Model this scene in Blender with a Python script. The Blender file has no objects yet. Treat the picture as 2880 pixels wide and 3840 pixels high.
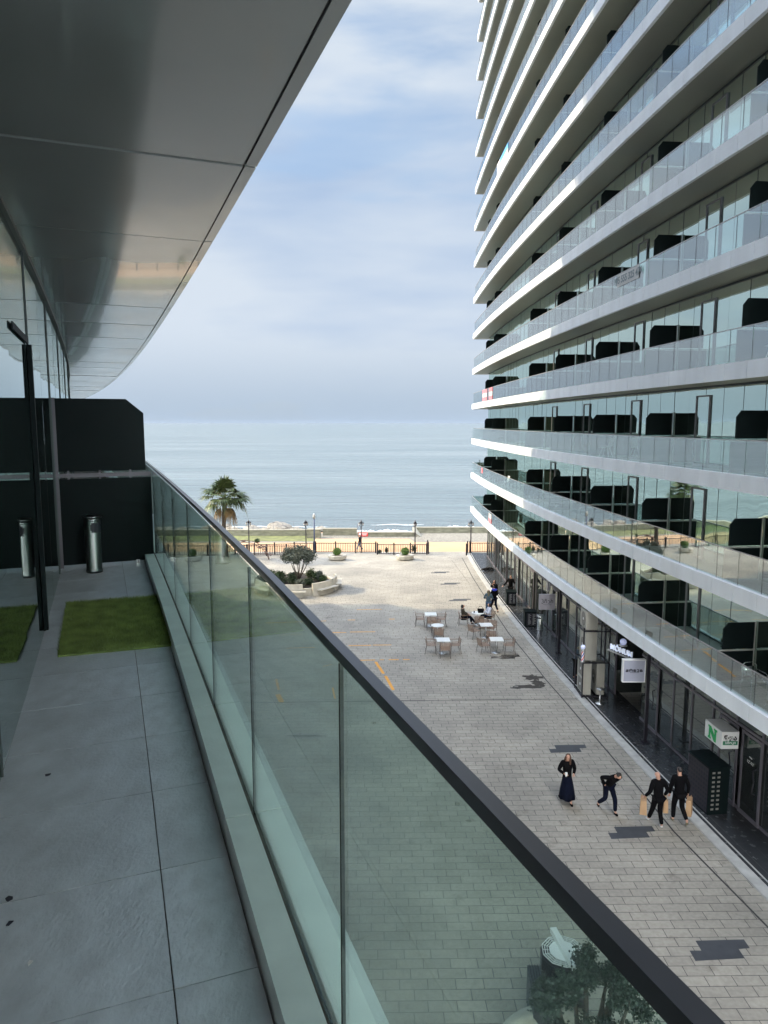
import bpy, math, random
from mathutils import Vector, Matrix
R = math.radians
random.seed(7)
bpy.context.scene.world = None
sc = bpy.context.scene
col = sc.collection
EYE = 11.9

# ------------------------------------------------------------------ materials
def mat(name, base=(.5, .5, .5), rough=.6, metal=0., spec=.5, var=0., vscale=3., bump=0., bscale=20., emit=None, estr=1., coat=0., stretch=None):
    m = bpy.data.materials.new(name); m.use_nodes = True
    nt = m.node_tree; b = nt.nodes['Principled BSDF']
    b.inputs['Base Color'].default_value = (*base, 1)
    b.inputs['Roughness'].default_value = rough
    b.inputs['Metallic'].default_value = metal
    b.inputs['Specular IOR Level'].default_value = spec
    b.inputs['Coat Weight'].default_value = coat
    if emit:
        b.inputs['Emission Color'].default_value = (*emit, 1); b.inputs['Emission Strength'].default_value = estr
    if var or bump:
        tc = nt.nodes.new('ShaderNodeTexCoord'); mp = nt.nodes.new('ShaderNodeMapping')
        nt.links.new(tc.outputs['Object'], mp.inputs[0])
        if stretch: mp.inputs['Scale'].default_value = stretch
    if var:
        n = nt.nodes.new('ShaderNodeTexNoise'); n.inputs['Scale'].default_value = vscale; n.inputs['Detail'].default_value = 6
        nt.links.new(mp.outputs[0], n.inputs[0])
        r = nt.nodes.new('ShaderNodeValToRGB'); r.color_ramp.elements[0].position = .3; r.color_ramp.elements[1].position = .7
        r.color_ramp.elements[0].color = (*[c * (1 - var) for c in base], 1)
        r.color_ramp.elements[1].color = (*[min(1, c * (1 + var)) for c in base], 1)
        nt.links.new(n.outputs[0], r.inputs[0]); nt.links.new(r.outputs[0], b.inputs['Base Color'])
        mr = nt.nodes.new('ShaderNodeMapRange'); mr.inputs[3].default_value = max(0, rough - .12); mr.inputs[4].default_value = min(1, rough + .12)
        nt.links.new(n.outputs[0], mr.inputs[0]); nt.links.new(mr.outputs[0], b.inputs['Roughness'])
    if bump:
        n2 = nt.nodes.new('ShaderNodeTexNoise'); n2.inputs['Scale'].default_value = bscale; n2.inputs['Detail'].default_value = 4
        nt.links.new(mp.outputs[0], n2.inputs[0])
        bp = nt.nodes.new('ShaderNodeBump'); bp.inputs['Strength'].default_value = bump; bp.inputs['Distance'].default_value = .02
        nt.links.new(n2.outputs[0], bp.inputs['Height']); nt.links.new(bp.outputs[0], b.inputs['Normal'])
    return m

def schlick(nt, f0):
    lw = nt.nodes.new('ShaderNodeLayerWeight'); lw.inputs[0].default_value = .5
    p = nt.nodes.new('ShaderNodeMath'); p.operation = 'POWER'; p.inputs[1].default_value = 5.; nt.links.new(lw.outputs['Facing'], p.inputs[0])
    a = nt.nodes.new('ShaderNodeMath'); a.operation = 'MULTIPLY_ADD'; a.use_clamp = True; a.inputs[1].default_value = 1 - f0; a.inputs[2].default_value = f0
    nt.links.new(p.outputs[0], a.inputs[0]); return a
def glass_mat(name, tint, ior=1.55, rough=.0, gcol=(1, 1, 1), boost=0.):
    m = bpy.data.materials.new(name); m.use_nodes = True; nt = m.node_tree; nt.nodes.clear()
    o = nt.nodes.new('ShaderNodeOutputMaterial'); mx = nt.nodes.new('ShaderNodeMixShader')
    t = nt.nodes.new('ShaderNodeBsdfTransparent'); t.inputs[0].default_value = (*tint, 1)
    g = nt.nodes.new('ShaderNodeBsdfGlossy'); g.inputs['Roughness'].default_value = rough; g.inputs[0].default_value = (*gcol, 1)
    ad = schlick(nt, ((ior - 1) / (ior + 1)) ** 2 + boost)
    nt.links.new(ad.outputs[0], mx.inputs[0])
    nt.links.new(t.outputs[0], mx.inputs[1]); nt.links.new(g.outputs[0], mx.inputs[2]); nt.links.new(mx.outputs[0], o.inputs[0])
    return m

def mirror_mat(name, dark, gcol, fac, rough=.02, wav=.25, wscale=.9):
    """coated window glass: a dark interior under a tinted mirror coating"""
    m = bpy.data.materials.new(name); m.use_nodes = True; nt = m.node_tree; nt.nodes.clear()
    o = nt.nodes.new('ShaderNodeOutputMaterial'); mx = nt.nodes.new('ShaderNodeMixShader')
    d = nt.nodes.new('ShaderNodeBsdfDiffuse'); d.inputs[0].default_value = (*dark, 1)
    g = nt.nodes.new('ShaderNodeBsdfGlossy'); g.inputs['Roughness'].default_value = rough; g.inputs[0].default_value = (*gcol, 1)
    ad = schlick(nt, fac); nt.links.new(ad.outputs[0], mx.inputs[0])
    tc = nt.nodes.new('ShaderNodeTexCoord'); n = nt.nodes.new('ShaderNodeTexNoise'); n.inputs['Scale'].default_value = wscale; n.inputs['Detail'].default_value = 1
    nt.links.new(tc.outputs['Object'], n.inputs[0])
    bp = nt.nodes.new('ShaderNodeBump'); bp.inputs['Strength'].default_value = wav; bp.inputs['Distance'].default_value = .02
    nt.links.new(n.outputs[0], bp.inputs['Height']); nt.links.new(bp.outputs[0], g.inputs['Normal'])
    nt.links.new(d.outputs[0], mx.inputs[1]); nt.links.new(g.outputs[0], mx.inputs[2]); nt.links.new(mx.outputs[0], o.inputs[0])
    return m

M = {}
M['panel'] = mat('white_panel', (.82, .87, .91), .42, var=.07, vscale=1.6, stretch=(1, 1, .12))
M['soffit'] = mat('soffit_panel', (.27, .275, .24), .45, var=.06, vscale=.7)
M['mysoffit'] = mat('grey_soffit', (.22, .25, .25), .17, spec=.8, var=.06, vscale=.8, coat=.4)
M['joint'] = mat('dark_joint', (.04, .04, .04), .8)
M['deck'] = mat('deck', (.22, .22, .21), .6, var=.1)
M['railglass'] = glass_mat('rail_glass', (.80, .90, .88), 1.6, boost=.19)
M['nearglass'] = glass_mat('balustrade_glass', (.75, .86, .82), 1.5)
M['edge'] = mat('glass_edge', (.008, .012, .012), .8, spec=.1)
M['cap'] = mat('rail_cap', (.45, .44, .44), .4, metal=.7)
M['window'] = mirror_mat('coated_window', (.03, .05, .042), (.74, .88, .80), .68)
M['shop'] = mirror_mat('shop_glass', (.03, .035, .035), (.86, .92, .86), .17, wav=.15)
M['mywindow'] = mirror_mat('balcony_window', (.01, .014, .014), (.82, .90, .88), .50, wav=.1, wscale=1.5)
M['mull'] = mat('mullion', (.05, .065, .065), .5)
M['frame'] = mat('door_frame', (.13, .12, .14), .45)
M['doorgrey'] = mat('grey_door_frame', (.26, .26, .28), .45)
M['black'] = mat('black_board', (.0035, .0085, .009), .6, spec=.12, var=.1, vscale=8)
for i_, k_ in enumerate((.94, 1., 1.05)): M['tile%d' % i_] = mat('porcelain_tile', (.52 * k_, .57 * k_, .61 * k_), .34 + .03 * i_, var=.13, vscale=9 + 3 * i_, bump=.25, bscale=70, stretch=(1, .6, 1))
M['grout'] = mat('grout', (.09, .08, .07), .9)
M['curb'] = mat('curb_stone', (.86, .92, .90), .5, var=.06, vscale=6, bump=.1, bscale=90)
M['handrail'] = mat('handrail_metal', (.055, .055, .06), .30, metal=.55, spec=.8)
M['steel'] = mat('brushed_steel', (.55, .56, .56), .28, metal=1., stretch=(1, 1, .03), var=.08, vscale=30)
M['steel0'] = M['steel']; M['binsteel'] = mat('bin_steel', (.15, .155, .155), .34, metal=1.)
M['darkmetal'] = mat('dark_metal', (.015, .013, .02), .4, metal=.3)
M['granite'] = mat('dark_granite', (.045, .047, .050), .24, var=.12, vscale=5)
M['kerb'] = mat('kerb_stone', (.42, .42, .40), .7, var=.18, vscale=3, bump=.2)
M['concrete'] = mat('planter_concrete', (.50, .47, .40), .8, var=.12, vscale=3, bump=.2, bscale=30)
M['seawall'] = mat('sea_wall_concrete', (.15, .15, .11), .9, var=.4, vscale=1.2, stretch=(1, 1, 3), bump=.3)
M['walltop'] = mat('sea_wall_top', (.22, .21, .17), .85, var=.15)
M['rock'] = mat('boulder_rock', (.19, .175, .15), .85, var=.3, vscale=1.5, bump=.6, bscale=6)
M['soil'] = mat('soil', (.035, .028, .022), .95, var=.3, vscale=12, bump=.5)
M['bark'] = mat('bark', (.10, .085, .07), .9, var=.3, vscale=12, bump=.5)
M['olive'] = mat('olive_leaf', (.105, .125, .10), .6, var=.35, vscale=6)
M['bush'] = mat('bush_leaf', (.05, .085, .03), .6, var=.45, vscale=5)
M['darkbush'] = mat('dark_leaf', (.028, .05, .022), .6, var=.4, vscale=5)
M['ball'] = mat('ball_bush_leaf', (.09, .17, .03), .55, var=.35, vscale=6)
M['shade_tree'] = mat('near_tree_leaf', (.035, .055, .04), .55, var=.4, vscale=7)
M['frond'] = mat('palm_frond', (.05, .075, .02), .5, var=.45, vscale=3)
M['dryfrond'] = mat('dry_frond', (.22, .15, .07), .8, var=.3)
M['turf'] = mat('turf_blade', (.17, .24, .065), .7, var=.4, vscale=9)
M['grass'] = mat('grass_strip', (.115, .125, .045), .9, var=.4, vscale=1.5, bump=.4)
M['gravel'] = mat('gravel', (.17, .16, .135), .9, var=.45, vscale=6, bump=.6)
M['orange'] = mat('orange_paint', (.75, .36, .06), .7, var=.15, vscale=8)
M['inlay'] = mat('dark_paver', (.055, .06, .068), .6, var=.2, vscale=4)
M['wet'] = mat('wet_stone', (.085, .08, .075), .12, var=.2, vscale=5)
M['white'] = mat('white_plastic', (.78, .79, .78), .4)
M['tabletop'] = mat('table_top', (.80, .83, .82), .3)
M['chairmetal'] = mat('chair_frame', (.09, .065, .055), .5)
M['chairwood'] = mat('chair_slat', (.27, .19, .14), .6, var=.15, vscale=9)
M['acbody'] = mat('ac_body', (.40, .39, .34), .5, var=.06)
M['grille'] = mat('ac_grille', (.20, .19, .17), .7)
M['signgrey'] = mat('sign_face', (.27, .26, .29), .5, var=.05)
M['signlight'] = mat('sign_face_light', (.36, .38, .47), .4, var=.08, vscale=2)
M['ink'] = mat('sign_ink', (.01, .01, .02), .6)
M['green'] = mat('sign_green', (.01, .36, .10), .5)
M['darkgreen'] = mat('sign_dark_green', (.02, .19, .10), .5)
M['lit'] = mat('lit_letters', (.8, .85, 1), .4, emit=(.75, .85, 1), estr=.16)
M['lamp'] = mat('lit_globe', (.7, .75, 1), .4, emit=(.55, .62, 1), estr=.12)
M['red'] = mat('barber_red', (.6, .02, .04), .4)
M['blue'] = mat('barber_blue', (.02, .05, .4), .4)
M['bannerred'] = mat('banner_red', (.72, .20, .24), .6)
M['bannerwhite'] = mat('banner_white', (.62, .62, .62), .6)
M['bannerblue'] = mat('banner_blue', (.10, .36, .80), .6)
M['numbers'] = mat('banner_number', (.22, .28, .30), .6)
M['paper'] = mat('paper_bag', (.42, .27, .15), .8, var=.08)
M['skin'] = mat('skin', (.50, .28, .20), .5)
M['blackcloth'] = mat('black_cloth', (.004, .004, .005), .9, spec=.1, var=.3, vscale=20)
M['navy'] = mat('navy_cloth', (.004, .006, .016), .9, spec=.1, var=.2, vscale=20)
M['teal'] = mat('teal_cloth', (.06, .10, .13), .85, var=.25, vscale=15)
M['denim'] = mat('denim', (.05, .09, .16), .85, var=.2, vscale=20)
M['brown'] = mat('brown_hair', (.09, .045, .028), .6)
M['blackhair'] = mat('dark_hair', (.012, .010, .010), .5)
M['greyhair'] = mat('ash_hair', (.14, .12, .07), .6)
M['olivecloth'] = mat('khaki_cloth', (.035, .030, .020), .85)
M['whitecloth'] = mat('white_cloth', (.55, .58, .68), .8)
M['shoe'] = mat('white_shoe', (.6, .6, .58), .6)
M['bluecloth'] = mat('blue_scarf', (.02, .04, .40), .8)
M['sand'] = mat('promenade_sand', (.42, .265, .15), .9, var=.10, vscale=.9, stretch=(.4, 1, 1), bump=.2)
M['dogfur'] = mat('black_fur', (.012, .010, .010), .7)
M['metalarch'] = mat('rusty_metal', (.16, .10, .08), .7, var=.3)
M['lamp_glass'] = mat('lamp_glass', (.5, .5, .5), .3)
M['redsign'] = mat('red_sign', (.62, .05, .05), .5)

def plaza_mat():
    m = bpy.data.materials.new('plaza_paving'); m.use_nodes = True; nt = m.node_tree; b = nt.nodes['Principled BSDF']
    N, L = nt.nodes.new, nt.links.new
    tc = N('ShaderNodeTexCoord'); mp = N('ShaderNodeMapping'); mp.inputs['Rotation'].default_value = (0, 0, R(-.8))
    L(tc.outputs['Object'], mp.inputs[0])
    br = N('ShaderNodeTexBrick'); br.offset = .5; br.inputs['Scale'].default_value = 1
    br.inputs['Brick Width'].default_value = .6; br.inputs['Row Height'].default_value = .29
    br.inputs['Mortar Size'].default_value = .0085; br.inputs['Mortar Smooth'].default_value = .2; br.inputs['Bias'].default_value = 0
    br.inputs['Color1'].default_value = (.41, .385, .335, 1); br.inputs['Color2'].default_value = (.345, .325, .283, 1)
    br.inputs['Mortar'].default_value = (.07, .07, .066, 1)
    # irregular shift of each course
    sx = N('ShaderNodeSeparateXYZ'); L(mp.outputs[0], sx.inputs[0])
    dv = N('ShaderNodeMath'); dv.operation = 'DIVIDE'; dv.inputs[1].default_value = .58; L(sx.outputs[1], dv.inputs[0])
    fl = N('ShaderNodeMath'); fl.operation = 'FLOOR'; L(dv.outputs[0], fl.inputs[0])
    wn = N('ShaderNodeTexWhiteNoise'); wn.noise_dimensions = '1D'; L(fl.outputs[0], wn.inputs['W'])
    sc_ = N('ShaderNodeMath'); sc_.operation = 'MULTIPLY'; sc_.inputs[1].default_value = .3; L(wn.outputs[0], sc_.inputs[0])
    ax = N('ShaderNodeMath'); ax.operation = 'ADD'; L(sx.outputs[0], ax.inputs[0]); L(sc_.outputs[0], ax.inputs[1])
    cb = N('ShaderNodeCombineXYZ'); L(ax.outputs[0], cb.inputs[0]); L(sx.outputs[1], cb.inputs[1]); L(cb.outputs[0], br.inputs[0])
    n1 = N('ShaderNodeTexNoise'); n1.inputs['Scale'].default_value = .35; n1.inputs['Detail'].default_value = 7; L(mp.outputs[0], n1.inputs[0])
    r1 = N('ShaderNodeValToRGB'); r1.color_ramp.elements[0].position = .32; r1.color_ramp.elements[0].color = (.74, .74, .73, 1); r1.color_ramp.elements[1].position = .65; r1.color_ramp.elements[1].color = (1.06, 1.05, 1.03, 1)
    L(n1.outputs[0], r1.inputs[0])
    n2 = N('ShaderNodeTexNoise'); n2.inputs['Scale'].default_value = 9; n2.inputs['Detail'].default_value = 5; L(mp.outputs[0], n2.inputs[0])
    r2 = N('ShaderNodeValToRGB'); r2.color_ramp.elements[0].position = .25; r2.color_ramp.elements[0].color = (.82, .82, .82, 1); r2.color_ramp.elements[1].position = .7; r2.color_ramp.elements[1].color = (1.08, 1.08, 1.08, 1)
    L(n2.outputs[0], r2.inputs[0])
    # grime near the kerb drain
    m1 = N('ShaderNodeMix'); m1.data_type = 'RGBA'; m1.blend_type = 'MULTIPLY'; m1.inputs[0].default_value = 1
    n5 = N('ShaderNodeTexNoise'); n5.inputs['Scale'].default_value = 1.3; n5.inputs['Detail'].default_value = 8; n5.inputs['Roughness'].default_value = .7; L(mp.outputs[0], n5.inputs[0])
    r5 = N('ShaderNodeValToRGB'); r5.color_ramp.elements[0].position = .30; r5.color_ramp.elements[0].color = (.62, .61, .58, 1); r5.color_ramp.elements[1].position = .42; r5.color_ramp.elements[1].color = (1, 1, 1, 1); L(n5.outputs[0], r5.inputs[0])
    m0 = N('ShaderNodeMix'); m0.data_type = 'RGBA'; m0.blend_type = 'MULTIPLY'; m0.inputs[0].default_value = 1; L(br.outputs[0], m0.inputs[6]); L(r5.outputs[0], m0.inputs[7])
    L(m0.outputs[2], m1.inputs[6]); L(r1.outputs[0], m1.inputs[7])
    m2 = N('ShaderNodeMix'); m2.data_type = 'RGBA'; m2.blend_type = 'MULTIPLY'; m2.inputs[0].default_value = 1
    L(m1.outputs[2], m2.inputs[6]); L(r2.outputs[0], m2.inputs[7]); L(m2.outputs[2], b.inputs['Base Color'])
    b.inputs['Roughness'].default_value = .62
    bp = N('ShaderNodeBump'); bp.inputs['Strength'].default_value = .25; bp.inputs['Distance'].default_value = .004; bp.invert = True
    L(br.outputs[1], bp.inputs['Height']); L(bp.outputs[0], b.inputs['Normal'])
    return m
M['plaza'] = plaza_mat()

def sea_mat():
    m = bpy.data.materials.new('sea_water'); m.use_nodes = True; nt = m.node_tree; b = nt.nodes['Principled BSDF']
    N, L = nt.nodes.new, nt.links.new
    b.inputs['Base Color'].default_value = (.10, .20, .23, 1); b.inputs['Roughness'].default_value = .22; b.inputs['IOR'].default_value = 1.33
    tc = N('ShaderNodeTexCoord'); mp = N('ShaderNodeMapping'); mp.inputs['Scale'].default_value = (.25, 1, 1); mp.inputs['Rotation'].default_value = (0, 0, R(6))
    L(tc.outputs['Object'], mp.inputs[0])
    n = N('ShaderNodeTexNoise'); n.inputs['Scale'].default_value = .9; n.inputs['Detail'].default_value = 5; L(mp.outputs[0], n.inputs[0])
    n3 = N('ShaderNodeTexNoise'); n3.inputs['Scale'].default_value = .10; n3.inputs['Detail'].default_value = 5; L(mp.outputs[0], n3.inputs[0])
    ad = N('ShaderNodeMath'); ad.operation = 'MULTIPLY_ADD'; ad.inputs[1].default_value = 7.; L(n3.outputs[0], ad.inputs[0]); L(n.outputs[0], ad.inputs[2])
    bp = N('ShaderNodeBump'); bp.inputs['Strength'].default_value = .8; bp.inputs['Distance'].default_value = .5
    L(ad.outputs[0], bp.inputs['Height']); L(bp.outputs[0], b.inputs['Normal'])
    n4 = N('ShaderNodeTexNoise'); n4.inputs['Scale'].default_value = .02; n4.inputs['Detail'].default_value = 3; L(mp.outputs[0], n4.inputs[0])
    r = N('ShaderNodeValToRGB'); r.color_ramp.elements[0].position = .35; r.color_ramp.elements[0].color = (.075, .097, .104, 1)
    r.color_ramp.elements[1].position = .7; r.color_ramp.elements[1].color = (.11, .132, .138, 1)
    L(n4.outputs[0], r.inputs[0]); L(r.outputs[0], b.inputs['Base Color'])
    return m
M['sea'] = sea_mat()
M['foam'] = mat('sea_foam', (.36, .39, .41), .8)

# ------------------------------------------------------------------ mesh helpers
class MB:
    def __init__(s): s.v = []; s.f = []; s.m = []
    def add(s, vs, fs, mi=0, T=None):
        o = len(s.v)
        for p in vs:
            p = Vector(p); s.v.append(T @ p if T else p)
        for f in fs: s.f.append([i + o for i in f]); s.m.append(mi)
    def box(s, c, d, rz=0, mi=0, T=None):
        x, y, z = d[0] / 2, d[1] / 2, d[2] / 2
        m = Matrix.Translation(c) @ Matrix.Rotation(rz, 4, 'Z')
        if T: m = T @ m
        s.add([(a * x, b * y, e * z) for a in (-1, 1) for b in (-1, 1) for e in (-1, 1)],
              [(0, 1, 3, 2), (4, 6, 7, 5), (0, 4, 5, 1), (2, 3, 7, 6), (0, 2, 6, 4), (1, 5, 7, 3)], mi, m)
    def quad(s, a, b, c, d, mi=0): s.add([a, b, c, d], [(0, 1, 2, 3)], mi)
    def hexa(s, lo, hi, mi=0):
        """prism between polygon lo and polygon hi (same count)"""
        n = len(lo)
        s.add(list(lo) + list(hi), [tuple(range(n))[::-1], tuple(range(n, 2 * n))] + [(i, (i + 1) % n, n + (i + 1) % n, n + i) for i in range(n)], mi)
    def prism(s, poly, z0, z1, mi=0, T=None):
        n = len(poly)
        s.add([(x, y, z0) for x, y in poly] + [(x, y, z1) for x, y in poly],
              [tuple(range(n))[::-1], tuple(range(n, 2 * n))] + [(i, (i + 1) % n, n + (i + 1) % n, n + i) for i in range(n)], mi, T)
    def tube(s, pts, r, n=8, mi=0, T=None):
        pts = [Vector(p) for p in pts]; k = len(pts); rr = r if isinstance(r, (list, tuple)) else [r] * k
        vs = []; fs = []; u = None
        for i, p in enumerate(pts):
            d = (pts[min(i + 1, k - 1)] - pts[max(i - 1, 0)]).normalized()
            if u is None: u = d.cross(Vector((0, 0, 1)) if abs(d.z) < .9 else Vector((1, 0, 0))).normalized()
            u = (u - d * u.dot(d)).normalized()
            w = d.cross(u)
            for j in range(n):
                a = 2 * math.pi * j / n; vs.append(p + (u * math.cos(a) + w * math.sin(a)) * rr[i])
        for i in range(k - 1):
            for j in range(n): fs.append((i * n + j, i * n + (j + 1) % n, (i + 1) * n + (j + 1) % n, (i + 1) * n + j))
        fs.append(tuple(range(n))[::-1]); fs.append(tuple(range((k - 1) * n, k * n)))
        s.add(vs, fs, mi, T)
    def lathe(s, prof, n=20, mi=0, T=None, sx=1, sy=1):
        vs = []; fs = []
        for r, z in prof:
            for j in range(n): a = 2 * math.pi * j / n; vs.append((r * sx * math.cos(a), r * sy * math.sin(a), z))
        for i in range(len(prof) - 1):
            for j in range(n): fs.append((i * n + j, i * n + (j + 1) % n, (i + 1) * n + (j + 1) % n, (i + 1) * n + j))
        if prof[0][0] > 1e-4: fs.append(tuple(range(n))[::-1])
        if prof[-1][0] > 1e-4: fs.append(tuple(range((len(prof) - 1) * n, len(prof) * n)))
        s.add(vs, fs, mi, T)
    def ball(s, c, r, n=10, mi=0, T=None):
        prof = [(max(1e-5, math.sin(math.pi * i / (n // 2 + 2))), -math.cos(math.pi * i / (n // 2 + 2))) for i in range(n // 2 + 3)]
        m = Matrix.Translation(c) @ Matrix.Diagonal((*(r if isinstance(r, (tuple, list)) else (r, r, r)), 1))
        s.lathe(prof, n, mi, T @ m if T else m)
    def build(s, name, mats, parent=None, smooth=False, world=True):
        me = bpy.data.meshes.new(name)
        off = Vector((0, 0, 0))
        if parent is not None and world:
            p = parent
            while p is not None: off = off + p.location; p = p.parent
        me.from_pydata([v - off for v in s.v], [], s.f); me.validate(); 
        if not isinstance(mats, (list, tuple)): mats = [mats]
        for m in mats: me.materials.append(m)
        if len(mats) > 1 and len(me.polygons) == len(s.m):
            for p, i in zip(me.polygons, s.m): p.material_index = i
        if smooth:
            for p in me.polygons: p.use_smooth = True
        o = bpy.data.objects.new(name, me); col.objects.link(o)
        if parent is not None: o.parent = parent
        return o

def tag(o, label=None, cat=None, group=None, kind=None):
    if label: o['label'] = label
    if cat: o['category'] = cat
    if group: o['group'] = group
    if kind: o['kind'] = kind
    return o
def thing(name, label, cat, loc=(0, 0, 0), rz=0, group=None):
    o = bpy.data.objects.new(name, None); col.objects.link(o); o.location = loc; o.rotation_euler = (0, 0, rz)
    o.empty_display_size = .2
    return tag(o, label, cat, group)
def copy_tree(o, parent=None):
    c = o.copy(); col.objects.link(c); c.parent = parent
    for ch in list(o.children): copy_tree(ch, c)
    return c
def text_mesh(name, body, size, mt, parent, Mx, extrude=.004, bold=0., align='CENTER', spacing=1.):
    cu = bpy.data.curves.new(name, 'FONT'); cu.body = body; cu.size = size; cu.extrude = extrude; cu.offset = bold
    cu.align_x = align; cu.align_y = 'CENTER'; cu.space_character = spacing; cu.resolution_u = 3
    t = bpy.data.objects.new(name, cu); col.objects.link(t)
    dg = bpy.context.evaluated_depsgraph_get(); me = bpy.data.meshes.new_from_object(t.evaluated_get(dg))
    bpy.data.objects.remove(t); me.transform(Mx)
    me.materials.clear(); me.materials.append(mt)
    o = bpy.data.objects.new(name, me); col.objects.link(o); o.parent = parent; me.name = name
    return o
def basis(o, xdir, zdir=(0, 0, 1)):
    """matrix with local x along xdir, local y along zdir (up), local z out of the sign"""
    x = Vector(xdir).normalized(); y = Vector(zdir).normalized(); z = x.cross(y)
    return Matrix(((x.x, y.x, z.x, o[0]), (x.y, y.y, z.y, o[1]), (x.z, y.z, z.z, o[2]), (0, 0, 0, 1)))

def leaves(mb, c, rad, n, size, mi=0, shell=.55, flat=1., up=0.):
    c = Vector(c)
    for _ in range(n):
        while True:
            d = Vector((random.uniform(-1, 1), random.uniform(-1, 1), random.uniform(-1, 1)))
            if .05 < d.length <= 1: break
        rr = shell + (1 - shell) * random.random()
        d = d.normalized() * rr * (1 + random.uniform(-.12, .12))
        p = c + Vector((d.x * rad[0], d.y * rad[1], d.z * rad[2]))
        a = Vector((random.gauss(0, 1), random.gauss(0, 1), random.gauss(0, 1) + up)).normalized()
        b = a.cross(Vector((random.gauss(0, 1), random.gauss(0, 1), random.gauss(0, 1)))).normalized()
        s_ = size * random.uniform(.6, 1.4); w = s_ * .38 * flat
        mb.add([p - b * w * .4, p + a * s_ * .5 - b * w, p + a * s_, p + a * s_ * .5 + b * w], [(0, 1, 2, 3)], mi)

# ------------------------------------------------------------------ setting
def sheet(name, pts, z, m, kind='structure'):
    b = MB(); b.add([(x, y, z) for x, y in pts], [tuple(range(len(pts)))]); return tag(b.build(name, m), kind=kind)
def opp(Y): return 7.75 + .0014 * (Y - 56) ** 2
def mine(Y): u = Y - 2.43; return -.47 - .381 * u - (.00184 * u * u if u > 0 else 0)
def P(fx, sg, Y, off, z=0.):
    d = (fx(Y + .01) - fx(Y - .01)) / .02; l = math.hypot(d, 1)
    return Vector((fx(Y) + sg * off / l, Y - sg * d * off / l, z))

b = MB(); b.prism([(-60, -30), (40, -30), (40, 65), (-60, 65)], -1.5, 0); tag(b.build('plaza', M['plaza']), kind='structure')
b = MB(); b.prism([(-120, 65), (120, 65), (120, 82.5), (-120, 82.5)], -4, -.9); tag(b.build('promenade', M['sand']), kind='structure')
sheet('grass_verge', [(-120, 76.2), (-7.6, 76.2), (-7.6, 80), (-120, 80)], -.896, M['grass'])
sheet('gravel_border', [(-120, 75.3), (-7.6, 75.3), (-7.6, 76.2), (-120, 76.2)], -.896, M['gravel'])
sheet('gravel_bank', [(-7.6, 77.9), (2.8, 77.9), (3.3, 75.6), (60, 76.4), (60, 82), (-7.6, 82)], -.892, M['gravel'])
sheet('sea', [(-20000, 81), (20000, 81), (20000, 30000), (-20000, 30000)], -3., M['sea'])
# foam strips where the waves break
b = MB()
for (x0, x1, y0, wd) in ((-5.2, 4.8, 95.5, 3.4), (6.5, 15, 100, 2.4), (-30, -8, 101, .8), (-2, 6, 103, .8)):
    n = 40; pts = []
    for i in range(n + 1):
        x = x0 + (x1 - x0) * i / n; t = math.sin(math.pi * i / n) ** .5
        yy = y0 + .35 * math.sin(x * 1.3) + random.uniform(-.12, .12)
        pts.append((x, yy, yy + wd * t * random.uniform(.5, 1.1)))
    for i in range(n): b.quad((pts[i][0], pts[i][1], -2.97), (pts[i + 1][0], pts[i + 1][1], -2.97), (pts[i + 1][0], pts[i + 1][2], -2.97), (pts[i][0], pts[i][2], -2.97))
tag(b.build('sea_foam', M['foam']), 'white foam of small waves breaking below the sea wall', 'foam', kind='stuff')
# terrace + kerb in front of the shops
Ys = [y for y in [i * 1.0 for i in range(-8, 64)]] + [64.]
b = MB(); g = MB(); k_ = MB()
for a, c in zip(Ys, Ys[1:]):
    for (mb, o0, o1, z) in ((b, 0.0, 1.7, .07), (k_, -.33, -.004, .05)):
        lo = [P(opp, 1, a, o0, -.01), P(opp, 1, a, o1, -.01), P(opp, 1, c, o1, -.01), P(opp, 1, c, o0, -.01)]
        gp = Vector((0, .006, 0)); hi = [p + Vector((0, 0, z + .01)) for p in lo]
        if mb is k_: lo[0] += gp; lo[1] += gp; hi[0] += gp; hi[1] += gp
        mb.hexa(lo, hi)
tag(b.build('granite_terrace', M['granite']), kind='structure'); tag(k_.build('kerb', M['kerb']), kind='structure')
for o0, w, mt, z, nm in ((.07, .05, 'kerb', .074, 'terrace_trim'), (.30, .018, 'joint', .074, 'terrace_joint')):
    b = MB()
    for a, c in zip(Ys, Ys[1:]): b.quad(P(opp, 1, a, o0, z), P(opp, 1, a, o0 + w, z), P(opp, 1, c, o0 + w, z), P(opp, 1, c, o0, z))
    for o in (.72, 1.1, 1.45) if nm == 'terrace_joint' else ():
        for a, c in zip(Ys, Ys[1:]): b.quad(P(opp, 1, a, o, z), P(opp, 1, a, o + .01, z), P(opp, 1, c, o + .01, z), P(opp, 1, c, o, z))
    if nm == 'terrace_joint':
        for i in range(80):
            y = i * .75 + 3; o = .31 + .38 * (i % 3); b.quad(P(opp, 1, y, o, z + .001), P(opp, 1, y, o + .36, z + .001), P(opp, 1, y + .01, o + .36, z + .001), P(opp, 1, y + .01, o, z + .001))
    tag(b.build(nm, M[mt]), kind='structure')
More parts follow.
